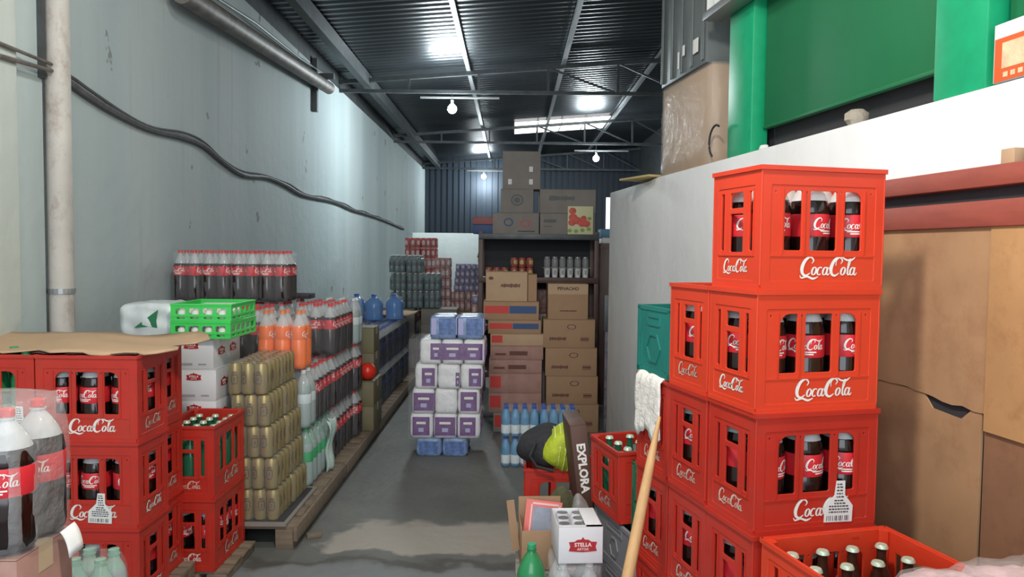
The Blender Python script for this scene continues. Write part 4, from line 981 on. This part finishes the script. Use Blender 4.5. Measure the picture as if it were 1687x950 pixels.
# dark bottle packs along the aisle
for k in range(6):
    for lev in range(2): bottle_pack('navy', 3, 4, (-1.29, 6.40+k*.387, PT+lev*.345), f'dark blue-labelled bottle pack, {("lower", "upper")[lev]} layer, {("nearest", "second", "third", "fourth", "fifth", "farthest")[k]} along the aisle', group='dark bottle packs along the aisle')
for lev in range(2): bottle_pack('navy', 3, 4, (-1.59, 7.95, PT+lev*.345), f'dark bottle pack behind the aisle row near the blue jugs, {("lower", "upper")[lev]}'); bottle_pack('navy', 3, 4, (-1.59, 7.56, PT+lev*.345), f'dark bottle pack under the blue jugs, {("lower", "upper")[lev]} one')
for lev in range(2): carton(.30, .42, .34, mat('navy_carton', (.025, .045, .10), .5, var=.3, vscale=9), (-1.585, 8.38, PT+lev*.342), f'navy blue carton under the tan sheet, {("lower", "upper")[lev]} one', tape=False)
jug = MB(); jug.lathe([(.07, 0), (.088, .012), (.09, .06), (.085, .09), (.09, .12), (.09, .19), (.078, .225), (.045, .26), (.024, .275), (.024, .285)], mat('blue_jug', (.06, .26, .66), .10, alpha=.80), 18); jug_m = jug.build('jug_body', smooth=True)
jc = MB(); jc.lathe([(.028, .283), (.028, .305), (.02, .31)], blue_cap, 12); jc = jc.build('cap', smooth=True)
for x, y, w_ in ((-1.56, 7.62, 'leftmost'), (-1.375, 7.56, 'middle'), (-1.19, 7.68, 'rightmost')):
    t = thing('water_jug', f'{w_} of the three big blue water jugs on the dark packs', 'jug', (x, y, PT+.690+.001), 0, 'blue water jugs'); part('jug_body', jug_m, t, scale=(1, 1, .84)); part('cap', jc, t, (0, 0, 0), scale=(1, 1, .84)); part('shrink_wrap', film_mesh(.19, .19, .255, 1, film, .3, .03), t, label='loose clear plastic')
b = MB(); vs = []
for j in range(5):
    for i in range(9): vs.append((-1.70+i*.085, 8.02+j*.13, PT+.699+.012+.010*math.sin(i*.8+j)+(.02 if i > 7 else 0)))
b.add(vs, [(j*9+i, j*9+i+1, j*9+i+10, j*9+i+9) for j in range(4) for i in range(8)], card_lt); o = single('tan_sheet', b.build('sheet', smooth=True), 'tan cardboard sheet on the dark blue packs, right of the jugs', 'cardboard sheet'); md = o.modifiers.new('t', 'SOLIDIFY'); md.thickness = .006
# far stacks: small bottles on cartons
for i in range(2):
    for lev in range(4): carton(.42, .42, .175, card_grey, (-1.36+i*.50, 9.15, (PT if i == 0 else 0)+lev*.176+(0 if i == 0 else .119)), f'grey carton under the far grey-green bottles, {("bottom", "third", "second", "top")[lev]} one, {("left", "right")[i]} stack', tape=False)
carton(.42, .42, .118, card_grey, (-.86, 9.15, 0), 'flat grey carton on the floor under the far right carton stack', tape=False)
zb = PT+.704+.001
for i in range(3):
    for lev in range(2): bottle_pack('small', 3, 4, (-1.36+i*.205, 9.13, zb+lev*.212), f'far grey-green bottle pack, {("lower", "upper")[lev]} of the wide layers, {("left", "middle", "right")[i]}', pitch=.0655, h=.207, top=None, group='far grey-green bottle packs')
for i in range(2): bottle_pack('small', 3, 4, (-1.37+i*.205, 9.13, zb+.424), f'far grey-green bottle pack on the very top, {("left", "right")[i]} one', pitch=.0655, h=.207, top=None, group='far grey-green bottle packs')
# red can towers
for cxx, cyy, n_, kind, nm in ((-1.26, 9.68, 12, 'red', 'left'), (-1.055, 9.68, 12, 'red', 'middle'), (-.87, 9.60, 11, 'pink', 'right')):
    z0 = PT if cxx < -1.1 else 0.001
    if cxx > -1.1 and cxx < -1.0: z0 = PT
    for lev in range(n_):
        if lev < 4: continue
        can_pack(kind if lev % 3 else 'pink', 3, 3, (cxx, cyy, z0+lev*.1295), f'red-and-white can pack in the {nm} far tower, number {lev-3} layer from below', pitch=.0665, h=.127, group='far red can towers')
    carton(.20, .20, .1295*4-.001, card_grey, (cxx, cyy, z0), f'grey carton under the {nm} far can tower', tape=False)
# violet cans, pink cans, yellow carton before the low white partition
yy = 9.9
carton(.36, .30, .44, card_grey, (-.60, yy, .001), 'grey carton at floor level under the yellow box', tape=False)
carton(.33, .28, .29, mat('yellow_carton', (.50, .30, .08), .6, var=.4, vscale=9), (-.60, yy, .442), 'yellow and brown carton under the pink cans by the low white wall', tape=False)
for i in range(2): can_pack('pink', 3, 3, (-.71+i*.21, yy, .733), f'pink can pack on the yellow carton, {("left", "right")[i]} one', pitch=.0665, h=.127); can_pack('pink', 3, 3, (-.71+i*.21, yy, .862+.0), f'pink can pack under the violet tins, {("left", "right")[i]} one', pitch=.0665, h=.127)
for lev in range(4): can_pack('violet', 5, 3, (-.59+.008*lev, yy, .992+lev*.089), f'pack of violet and white tins, {("bottom", "second", "third", "top")[lev]} layer by the low white wall', pitch=.0665, h=.087)
# column of tins and boxes next to the shelf
carton(.17, .25, .42, card_grey, (-.37, 8.3, .001), 'narrow grey carton at floor level left of the shelf', tape=False)
for lev in range(5): can_pack('pink' if lev % 2 else 'violet', 2, 2, (-.37, 8.3, .422+lev*.129), f'small tin pack in the narrow column left of the shelf, {("bottom", "second", "third", "fourth", "top")[lev]}', pitch=.0665, h=.127 if lev % 2 else .087) if lev % 2 == 0 or True else None
b = MB(); b.tube([(-.40, 10.975, 1.86), (-.45, 10.975, 1.62), (-.50, 10.975, 1.42)], .012, dark, 6); single('black_rod', b.build('rod', smooth=True), 'black rod leaning on the low white wall left of the shelf', 'rod')

# ================================================================ CENTRE: toilet paper stack
def paper_pack(W, D, H, m, seed, prints, label, loc, rz=0, group=None):
    t = thing('paper_pack', label, 'pack of toilet paper', loc, rz, group)
    part('pack_body', blob_box(W, D, H, m, seed, .0015, 8, 'pack_body'), t)
    for k, (x0, x1, z0, z1, mm) in enumerate(prints):
        for (L, d, R) in ((W, D, 0), (D, W, 1)):
            b = MB(); f_ = L/W
            b.bx(x0*f_, x1*f_, -d/2-.0022, -d/2+.004, z0, z1, mm, rot_to(R))
            if mm is purple:
                b.box(((x0+x1)/2*f_, -d/2-.003, z0+(z1-z0)*.30), (abs(x1-x0)*.30*f_, .001, (z1-z0)*.22), lilac, rot_to(R)); b.box(((x0+x1)/2*f_, -d/2-.003, z0+(z1-z0)*.68), (abs(x1-x0)*.55*f_, .001, (z1-z0)*.13), white_ink, rot_to(R))
            part('front_print' if R == 0 else 'side_print', b.build('print'), t, label='printed panel')
    return t
bx0, bx1 = -.695, -.312
for i in range(2):
    for j in range(2): paper_pack(.185, .185, .135, pblue, 20+i, [(-.07, .07, .02, .11, mat('blue_swirl', (.12, .20, .45), .4, var=.5, vscale=30))], f'pale blue paper pack at the foot of the stack, {("left", "right")[i]} {("front", "rear")[j]}', (-.60+i*.19, 5.60+j*.19, .001), group='pale blue packs at the foot')
rowsP = [((-.74, .52), [0, 1, 2], 'lowest white row'), ((-.725, .50), [0, 1, 2], 'third white row from top'), ((-.705, .50), [0, 1, 2], 'second white row from top'), ((-.67, .48), [0, 1, 2], 'top white row')]
z = .137
pr = {0: [[(-.065, .06, .02, .155, purple)], [(-.075, .075, .02, .155, purple)], [(-.065, .05, .02, .155, purple)]],
      1: [[(-.07, .078, .02, .15, purple)], [(-.005, .0, .02, .03, lilac)], [(-.06, .06, .02, .16, purple)]],
      2: [[(-.03, .065, .02, .15, purple)], [(.05, .078, .02, .12, purple)], [(-.02, .07, .02, .15, purple)]],
      3: [[(-.0, .08, .03, .15, purple)], [(-.08, .08, .03, .15, purple)], [(-.08, .06, .03, .15, purple)]]}
for r_, ((x0, wd), cols, nm) in enumerate(rowsP):
    for i in cols:
        for j in range(2): paper_pack(wd/3-.003, .19, .181, pwhite, 30+i+r_, pr[r_][i], f'white and purple toilet paper pack, {nm}, {("left", "middle", "right")[i]} {("front", "rear")[j]}', (x0+wd/3*(i+.5), 5.60+j*.194-.0*r_, z), group='white and purple paper packs')
    z += .1825
for i in range(2):
    for j in range(2): paper_pack(.195, .18, .165, pblue, 50+i, [(-.03, .08, .03, .15, mat('blue_swirl', (.1, .2, .4), .4)), (-.085, -.05, .03, .15, lilac)], f'pale blue paper pack on top of the stack, {("left", "right")[i]} {("front", "rear")[j]}', (-.50+i*.198, 5.60+j*.19, z), group='pale blue packs on top')
zt = z+.166
t = thing('plastic_sheet', 'clear plastic film wrapped round the toilet paper stack', 'plastic film', (-.485, 5.695, .12)); part('film', film_mesh(.545, .405, z-.12+.005, 3, film, None, .02), t)

# ================================================================ CENTRE: blue water packs, cartons
for i in range(2):
    for lev in range(2): bottle_pack('water', 4, 3, (.067+i*.268, 5.34, .001+lev*.212), f'wrapped blue water bottle pack, {("lower", "upper")[lev]} {("left", "right")[i]} of the four on the floor', pitch=.0665, h=.207, top=None, group='blue water packs on the floor')
BY = 6.45
brand = scribble(.13, .030, print_brown, 'brandmark', 2); ovl = oval(.038, .022, print_brown, 'ov', .22); blk = rects([(-.035, .035, .03, .034), (-.035, .035, .040, .055), (-.035, .035, .060, .064)], print_brown, 'blk')
zz = .001
for k in range(4):
    carton(.43, .30, .2365, card, (.50-.010*k+(.01 if k == 3 else .02), BY, zz), f'brown printed carton, {("lowest", "third from top", "second from top", "topmost")[k]} of the right-hand centre stack', group='brown cartons of the centre right stack',
           prints=(('lettering', brand, -.10, .075, 'dark brown lettering'), ('emblem', ovl, .02, .175, 'dark oval emblem'), ('small_print', blk, .13, .025, None)), tape=False)
    zz += .2372
carton(.335, .28, .295, card, (.468, BY, zz), 'tall plain brown carton with a pale top band, on the centre right stack', prints=(('top_band', rects([(-.1665, .1665, 0, .085)], card_lt, 'band'), 0, .208, 'paler strip'), ('lettering', prnt('PENACHO', .038, dark_ink, .0006), 0, .255, 'dark lettering'), ('small_print', scribble(.14, .012, print_brown, 'smallmark', 3), 0, .07, None)), tape=False)
zs = [(.165, card_grey, .02, .40, .0), (.165, pink_card, .0, .44, 0), (.165, pink_card, .0, .44, 0), (.115, pink_card, .0, .44, 1), (.115, pink_card, .01, .44, 1), (.10, card_lt, .01, .44, 0), (.115, card, -.01, .44, 2), (.155, card, -.04, .46, 2)]
zz = .001; LXc = .035
nms = ['bottom', 'eighth from top', 'seventh from top', 'sixth from top', 'fifth from top', 'fourth from top', 'third from top', 'upper striped']
for k, (h_, m_, dx, w_, st) in enumerate(zs):
    pr_ = []
    if st == 2: pr_ = [('red_stripe', rects([(-w_/2+.01, -.02, h_*.35, h_*.75)], print_red, f's{k}'), 0, 0, 'red printed stripe'), ('blue_stripe', rects([(-.015, w_/2-.02, h_*.35, h_*.75)], print_blue, f't{k}'), 0, 0, 'dark blue printed stripe')]
    if st == 1: pr_ = [('lettering', rects([(-.06, .09, h_*.3, h_*.6), (-.18, -.09, h_*.3, h_*.45)], print_brown, f'u{k}'), 0, 0, None)]
    if st == 0: pr_ = [('red_stripe', rects([(-w_/2+.01, -w_/2+.10, h_*.25, h_*.85)], print_red, f'v{k}'), 0, 0, 'red printed patch')]
    t = carton(w_, .32, h_-.001, m_, (LXc+dx, BY, zz), f'{nms[k]} carton of the left-hand centre stack behind the water packs', prints=pr_, tape=False, group='cartons of the centre left stack'); zz += h_
carton(.345, .26, .245, card_lt, (-.045, BY-.01, zz), 'tan carton with dark lettering on top of the centre left stack', prints=(('lettering', scribble(.16, .035, print_brown, 'midmark', 4), .03, .13, 'dark lettering'), ('emblem', oval(.02, .014, print_brown, 'ov2'), -.13, .19, None)), tape=False)
carton(.075, .24, .225, card, (.170, BY, zz), 'narrow brown carton standing beside the lettered tan carton', tape=False)
carton(.08, .22, .20, mat('patterned_brown', (.16, .08, .07), .6, var=.8, vscale=28), (.26, BY+.26, .975), 'small dark patterned packet column between the two centre stacks', tape=False)
carton(.20, .20, .972, card_grey, (.26, BY+.26, .001), 'tall grey carton behind the gap of the two centre stacks', tape=False)
# ================================================================ SHELF
SY = 7.2
t = thing('storage_shelf', 'brown steel storage shelf behind the carton stacks', 'shelf', (0, SY, 0))
rb = mat('brown_steel', (.10, .055, .045), .5, var=.2, vscale=6)
for x in (-.30, .80):
    for y in (0, .42):
        b = MB(); b.bx(x-.022, x+.022, y, y+.03, 0, 1.70, rb); part('upright', b.build('upright', bevel=.002), t)
for z, nm in ((1.665, 'shelf_board'), (1.255, 'shelf_board'), (.80, 'shelf_board'), (.35, 'shelf_board')):
    b = MB(); b.bx(-.32, .82, -.01, .45, z, z+.012, rb); b.bx(-.32, .82, -.015, 0, z-.04, z+.012, rb if z < 1.5 else steel); part(nm, b.build(nm, bevel=.002), t)
b = MB(); b.bx(-.32, .82, .452, .458, .3, 1.66, dark); part('shelf_shade', b.build('shelf_shade'), t)  # near-black sheet added for the darkness behind the shelf, no real panel
zs_ = 1.678
g = 'boxes on top of the shelf'
tomato = mat('tomato_print', (.60, .06, .03), .5, var=.5, vscale=22)
carton(.44, .34, .20, card_grey, (.03, SY+.2, zs_), 'grey-brown carton with two round logos, on the shelf top at left', group=g, prints=(('emblem', oval(.05, .035, stella_red, 'e1', .3), .09, .10, 'reddish ring'), ('emblem', oval(.045, .04, print_blue, 'e2', .3), -.07, .11, 'bluish ring'), ('lettering', rects([(.02, .18, .02, .03)], dark_ink, 'e3'), 0, 0, None)), tape=False)
carton(.31, .30, .225, card_grey, (.10-.06, SY+.2, zs_+.201), 'grey-brown carton with dark round emblem, second tier at left on the shelf', group=g, prints=(('emblem', oval(.06, .055, mat('slate_print', (.09, .10, .10), .6), 'e4', .25), 0, .12, 'dark round emblem'), ('emblem', oval(.03, .028, MATS['slate_print'], 'e5'), 0, .12, None)), tape=False)
carton(.27, .34, .20, card_grey, (.395, SY+.2, zs_), 'grey carton behind the fruit picture on the shelf top', group=g, prints=(('lettering', rects([(-.10, .02, .11, .14), (-.10, -.02, .07, .08)], MATS['slate_print'], 'e6'), 0, 0, None),), tape=False)
carton(.24, .34, .20, card_grey, (.66, SY+.2, zs_), 'grey carton at the right end of the shelf top', group=g, tape=False)
carton(.53, .34, .225, card_grey, (.52, SY+.2, zs_+.201), 'wide grey carton with faded lettering, second tier at right on the shelf', group=g, prints=(('lettering', scribble(.24, .05, MATS['slate_print'], 'widemark', 5), -.06, .14, 'faded lettering'),), tape=False)
t2 = thing('picture_box', 'cream box front with red tomatoes pictured, on the shelf edge', 'box', (.64, SY+.005, zs_))
b = MB(); b.bx(-.12, .12, -.012, .012, 0, .265, mat('cream_card', (.62, .60, .36), .6)); part('carton_body', b.build('carton_body', bevel=.002), t2)
b = MB()
for x, z, r_ in ((-.075, .22, .035), (-.07, .16, .04), (-.03, .13, .04), (.02, .11, .045), (-.08, .11, .035), (.06, .10, .035), (.03, .15, .03)):
    b.mesh(curve2d([[(x+r_*math.cos(a*PI/8), z+r_*.9*math.sin(a*PI/8)) for a in range(16)]], .001+.0003*x), tomato, xz(-.0125-abs(x)*.01))
for x, z in ((-.10, .035), (-.04, .03), (.02, .04), (.08, .05), (.085, .15)): b.mesh(curve2d([[(x+.022*math.cos(a*PI/4), z+.018*math.sin(a*PI/4)) for a in range(8)]], .001), mat('leaf_print', (.20, .32, .05), .5), xz(-.0128))
part('picture', b.build('picture'), t2, label='red tomatoes and green leaves')
carton(.20, .30, .07, mat('dull_red_box', (.28, .08, .08), .6), (-.28+.0, SY+.2, zs_+.088), 'flat dull red box at the left end of the shelf top', group=g, tape=False); carton(.20, .30, .087, print_blue, (-.28, SY+.2, zs_), 'flat navy box under the dull red one at the left end', group=g, tape=False)
carton(.15, .24, .13, card_grey, (-.22, SY+.2, zs_+.202), 'small grey carton left of the round emblem carton', group=g, tape=False) if False else None
t3 = carton(.36, .28, .36, card_grey, (.08, SY+.22, zs_+.427), 'upper grey carton with small white tags near the roof', group=g, tape=False, prints=())
for x, z in ((-.11, .07), (.09, .07), (.09, .19)):
    b = MB(); b.box((x, -.1415, z), (.035, .002, .05), window_m if False else paper_white); part('white_tag', b.build('tag'), t3, label='white tag')
# tins and jars on the middle shelf
zz = 1.268
for x, n_, lv, lab in ((-.19, 3, 1, 'red tins at the left end of the shelf'), (.05, 3, 2, 'red tins left of the jars on the shelf')):
    for l_ in range(lv):
        for i in range(n_):
            for j in range(2):
                if l_: pass
                single('food_tin', CANS['yellowtop'], f'{("lower", "upper")[l_] if lv > 1 else "short"} row tin, one of the {lab}', 'tin', (x+i*.074-.03, SY+.04+j*.08, zz+l_*.0935), random.uniform(-1, 1), f'{lab} {l_}')
jar = MB(); jar.lathe([(.028, 0), (.032, .006), (.032, .075), (.024, .09)], glassjar, 12); jar = jar.build('jar_body', smooth=True); jl = MB(); jl.lathe([(.026, .088), (.026, .102)], galv, 12); jl = jl.build('lid')
cup = MB(); cup.lathe([(.024, 0), (.031, .088), (.033, .09)], paper_white, 14); cup.box((0, -.0305, .05), (.022, .004, .04), mat('grey_print', (.35, .35, .38), .6)); cup = cup.build('cup', smooth=True)
for i in range(6):
    single('white_cup', cup, 'white printed tub in the front row of the middle shelf', 'tub', (.335+i*.073, SY+.05, zz), 0, 'white tubs on the middle shelf')
    single('white_cup', cup, 'white printed tub behind the front row of tubs, under the jars', 'tub', (.335+i*.073, SY+.13, zz), 0, 'rear white tubs on the middle shelf')
b = MB(); b.box((0, 0, .002), (.46, .17, .003), clear); single('plastic_divider', b.build('divider'), 'thin clear sheet between the white tubs and the jars', 'sheet', (.518, SY+.09, zz+.0905))
for i in range(6):
    t4 = thing('glass_jar', 'clear glass jar with grey lid standing over the white tubs', 'jar', (.335+i*.073, SY+.07, zz+.0945), 0, 'glass jars on the middle shelf'); part('jar_body', jar, t4); part('lid', jl, t4)
# right of the shelf
b = MB(); t5 = thing('brown_locker', 'dark brown locker between the shelf and the end of the white wall', 'locker', (.99, 7.5, 0)); b.bx(-.13, .13, 0, .4, 0, 1.60, rb); b.bx(-.12, .12, -.008, 0, .05, 1.55, rb); part('locker_body', b.build('locker_body', bevel=.003), t5)
b = MB(); b.bx(.085, .10, -.03, -.008, .85, .97, galv); part('handle', b.build('handle'), t5)
carton(.20, .3, .055, card_white, (.99, 7.68, 1.602), 'flat white box on top of the brown locker', tape=False); carton(.21, .3, .085, bluebox, (.985, 7.68, 1.658), 'blue box on the white one above the brown locker', tape=False)
b = MB(); b.bx(1.42, 1.50, 11.6, 11.62, 1.85, 2.35, window_m); struct('window_2', b.build('window_2'))
t6 = thing('grey_board', 'dark grey board standing at the end of the white wall', 'panel', (.82, 6.22, 0)); b = MB(); b.bx(-.06, .04, 0, .03, .86, 1.16, steel); b.bx(-.05, .03, 0.005, .025, 0, .86, mat('slate_stack', (.16, .15, .18), .7, var=.6, vscale=18)); part('panel_sheet', b.build('sheet', bevel=.002), t6)
b = MB(); b.box((0, 0, .045), (.07, .10, .09), wood_lt); single('wood_wedge', b.build('wedge', bevel=.004), 'light wooden block at the foot of the wall end', 'block', (.74, 5.85, .0))

# ================================================================ CENTRE RIGHT cluster in front of the crates
# two low crates, bag, brown lettered carton
pallet(0, .42, 0, .34, .145, 'wooden pallet under the crate with the black and lime bag', origin=(.275, 3.69, 0), nslat=4)
crate('A', 'r', (.262, 3.69, .146), PI/2*0, 'red crate under the black and lime bag', worn=(True, True))
t = thing('sports_bag', 'black bag with a lime-yellow panel lying on a red crate', 'bag', (.215, 3.64, .480), TH*.3)
def bagmesh(m, sx, sy, sz, seed, x0=0, x1=1, off=0):
    bm = bmesh.new(); bmesh.ops.create_uvsphere(bm, u_segments=28, v_segments=16, radius=1); rnd = random.Random(seed); ph = [rnd.uniform(0, 6) for _ in range(4)]
    for v in bm.verts:
        x, y, z = v.co; w_ = 1+.06*math.sin(5*x+ph[0])+.05*math.sin(6*y+4*z+ph[1])
        v.co = (x*sx*w_, y*sy*w_, max(-sz*.72, z*sz*w_))
    for f in bm.faces: f.smooth = True
    me = bpy.data.meshes.new('bag'); bm.to_mesh(me); bm.free(); me.materials.append(m); return me
part('bag_body', bagmesh(black_fab, .15, .12, .105, 3), t, (-.03, .03, .078))
part('lime_panel', bagmesh(lime, .095, .10, .125, 5), t, (.03, -.045, .092), (0, math.radians(35), 0), label='lime-yellow ribbed panel')
for k in range(5):
    a0 = -.055+k*.028; b = MB(); pts = []
    for j in range(11):
        a = -1.1+j*.30; pts.append((.035+a0*.9+.01*math.sin(a), -.035-.098*math.cos(a)*math.sqrt(max(.05, 1-(a0/.09)**2)), .085+.108*math.sin(a)*math.sqrt(max(.05, 1-(a0/.09)**2))+a0*-.3))
    pts = [(x-.004, y-.012, z+.006) for x, y, z in pts]; b.tube(pts, .003, lime_lt, 6); part('piping', b.build('piping', smooth=True), t, label='pale lime piping')
b = MB(); b.tube([(-.10, -.07, .12), (-.13, -.10, .07), (-.10, -.11, .02), (-.02, -.12, .0)], .008, black_fab, 6); part('strap', b.build('strap', smooth=True), t)
# brown carton with lettering down its narrow side
t = thing('lettered_carton', 'tall dark brown carton with white letters EXPLORA down its narrow side', 'box', (.325, 3.352, .403), TH, rot=(0, math.radians(-7), math.radians(3)))
b = MB(); b.bx(-.035, .035, -.15, .15, 0, .37, brown_box); b.bx(-.035, .035, -.15, -.002, .37, .373, brown_box); part('carton_body', b.build('carton_body', bevel=.002), t)
b = MB(); b.mesh(text_mesh('EXPLORA', .050, bold=.0018), white_ink, Matrix.Translation((0, -.1510, .185)) @ Matrix.Rotation(PI/2, 4, 'Y') @ xz(0)); part('lettering', b.build('lettering'), t, label='white capital letters reading EXPLORA')
carton(.17, .31, .393, card_grey, (.36, 3.352, .001), 'grey carton on the floor under the brown lettered carton', tape=False)
# olive cloth tangle
t = thing('cloth_heap', 'crumpled dark olive cloth in front of the low red crate', 'cloth', (.215, 3.12, .280), 0); part('cloth', bagmesh(weeds, .075, .05, .14, 8), t, (0, 0, .11)); part('grey_bag', bagmesh(mat('greyish_bag', (.25, .24, .23), .5), .05, .05, .12, 9), t, (.075, -.02, .10), label='greyish plastic fold')
carton(.15, .10, .276, card_grey, (.205, 3.125, .001), 'grey carton on the floor under the olive cloth', tape=False)
# open carton with pink-edged sheet
t = thing('open_carton', 'small open brown carton holding a pink-edged sheet', 'box', (.125, 2.95, .283), math.radians(3))
b = MB(); b.bx(-.085, .085, -.085, -.081, 0, .155, card); b.bx(-.085, .085, .081, .085, 0, .235, card); b.bx(-.085, -.081, -.085, .085, 0, .165, card); b.bx(.081, .085, -.085, .085, 0, .16, card); b.bx(-.085, .085, -.085, .085, 0, .004, card); part('carton_body', b.build('carton_body', bevel=.001), t)
b = MB(); b.bx(-.115, -.085, -.003, .003, 0, .20, card, Matrix.Translation((0, 0, .06)) @ Matrix.Rotation(-.12, 4, 'Y')); part('flap', b.build('flap'), t)
t = thing('framed_sheet', 'pink-edged red and grey-blue sheet leaning inside the small open carton', 'sheet', (.115, 2.925, .300), 0, rot=(math.radians(-14), math.radians(7), .05))
b = MB(); b.bx(-.072, .072, -.003, .003, 0, .225, mat('salmon_print', (.75, .16, .14), .5)); part('sheet_back', b.build('sheet'), t)
b = MB()
for x0, x1, z0, z1 in ((-.052, .068, .208, .216), (-.052, -.046, .02, .216), (.058, .066, .02, .216)): b.bx(x0, x1, -.0042, -.003, z0, z1, mat('pale_pink', (.80, .50, .48), .5))
part('border', b.build('border'), t, label='pale pink border')
b = MB(); b.bx(-.042, .054, -.0042, -.003, .05, .20, mat('grey_blue_print', (.28, .31, .38), .5, var=.25, vscale=20)); part('inner_panel', b.build('panel'), t, label='grey-blue inner panel')
# white beer carton over clear wrapped pack
bottle_pack('clear', 2, 2, (.238, 2.72, .062), 'clear plastic-wrapped bottle pack under the small white beer box', h=.342, fm=film_thick, top=.03, rz=.05)
pallet(0, .22, 0, .20, .060, 'small boards under the clear wrapped pack', .05, origin=(.238, 2.72, 0), nslat=3)
t = thing('beer_box', 'small open white beer box with red badge, standing on the clear wrapped pack', 'box', (.245, 2.735, .407), math.radians(4))
b = MB(); w_, d_, h_ = .160, .20, .132
b.bx(-w_/2, w_/2, -d_/2, -d_/2+.003, 0, h_, card_white); b.bx(-w_/2, w_/2, d_/2-.003, d_/2, 0, h_, card_white); b.bx(-w_/2, -w_/2+.003, -d_/2, d_/2, 0, h_, card_white); b.bx(w_/2-.003, w_/2, -d_/2, d_/2, 0, h_, card_white); b.bx(-w_/2, w_/2, -d_/2, d_/2, 0, .003, card_white)
b.bx(.02, w_/2, -d_/2, d_/2, h_-.002, h_, card_white); b.bx(-w_/2, w_/2, -d_/2, -d_/2+.02, h_-.002, h_, card_white)
part('carton_body', b.build('carton_body', bevel=.001), t); part('badge', badge(1.0, 'big'), t, (.008, -d_/2-.001, .062), label='red badge with white STELLA ARTOIS lettering')
sc_ = can_mesh(.026, .122, card_white, None)
for i in range(2):
    for j in range(3): single('beer_can', sc_, 'silver-topped can inside the small white beer box', 'can', (.245-.048+i*.055, 2.735-.05+j*.058, .4105), 0, 'cans in the small beer box')
# green bottle
crate('G', 'r', (.10, 2.66, .002), .05, 'low red crate under the single large green bottle', worn=(True, True)) if False else None
carton(.115, .12, .17, card, (.078, 2.60, .002), 'small carton on the floor under the single green bottle')
bottle('greenbig', (.078, 2.60, .174), 'single large green soda bottle standing in front of the small carton', 'single green bottle', .3)
carton(.20, .22, .278, card_grey, (.125, 2.95, .003), 'grey carton on the floor under the small open carton', tape=False)
b = MB(); b.lathe([(.05, 0), (.07, .02), (.045, .07), (.02, .10)], weeds, 9, wob=lambda a, z: .3*math.sin(3*a+z*50)); single('dark_rag', b.build('rag', smooth=True), 'dark rag on the floor left of the small open carton', 'rag', (-.06, 3.05, 0))
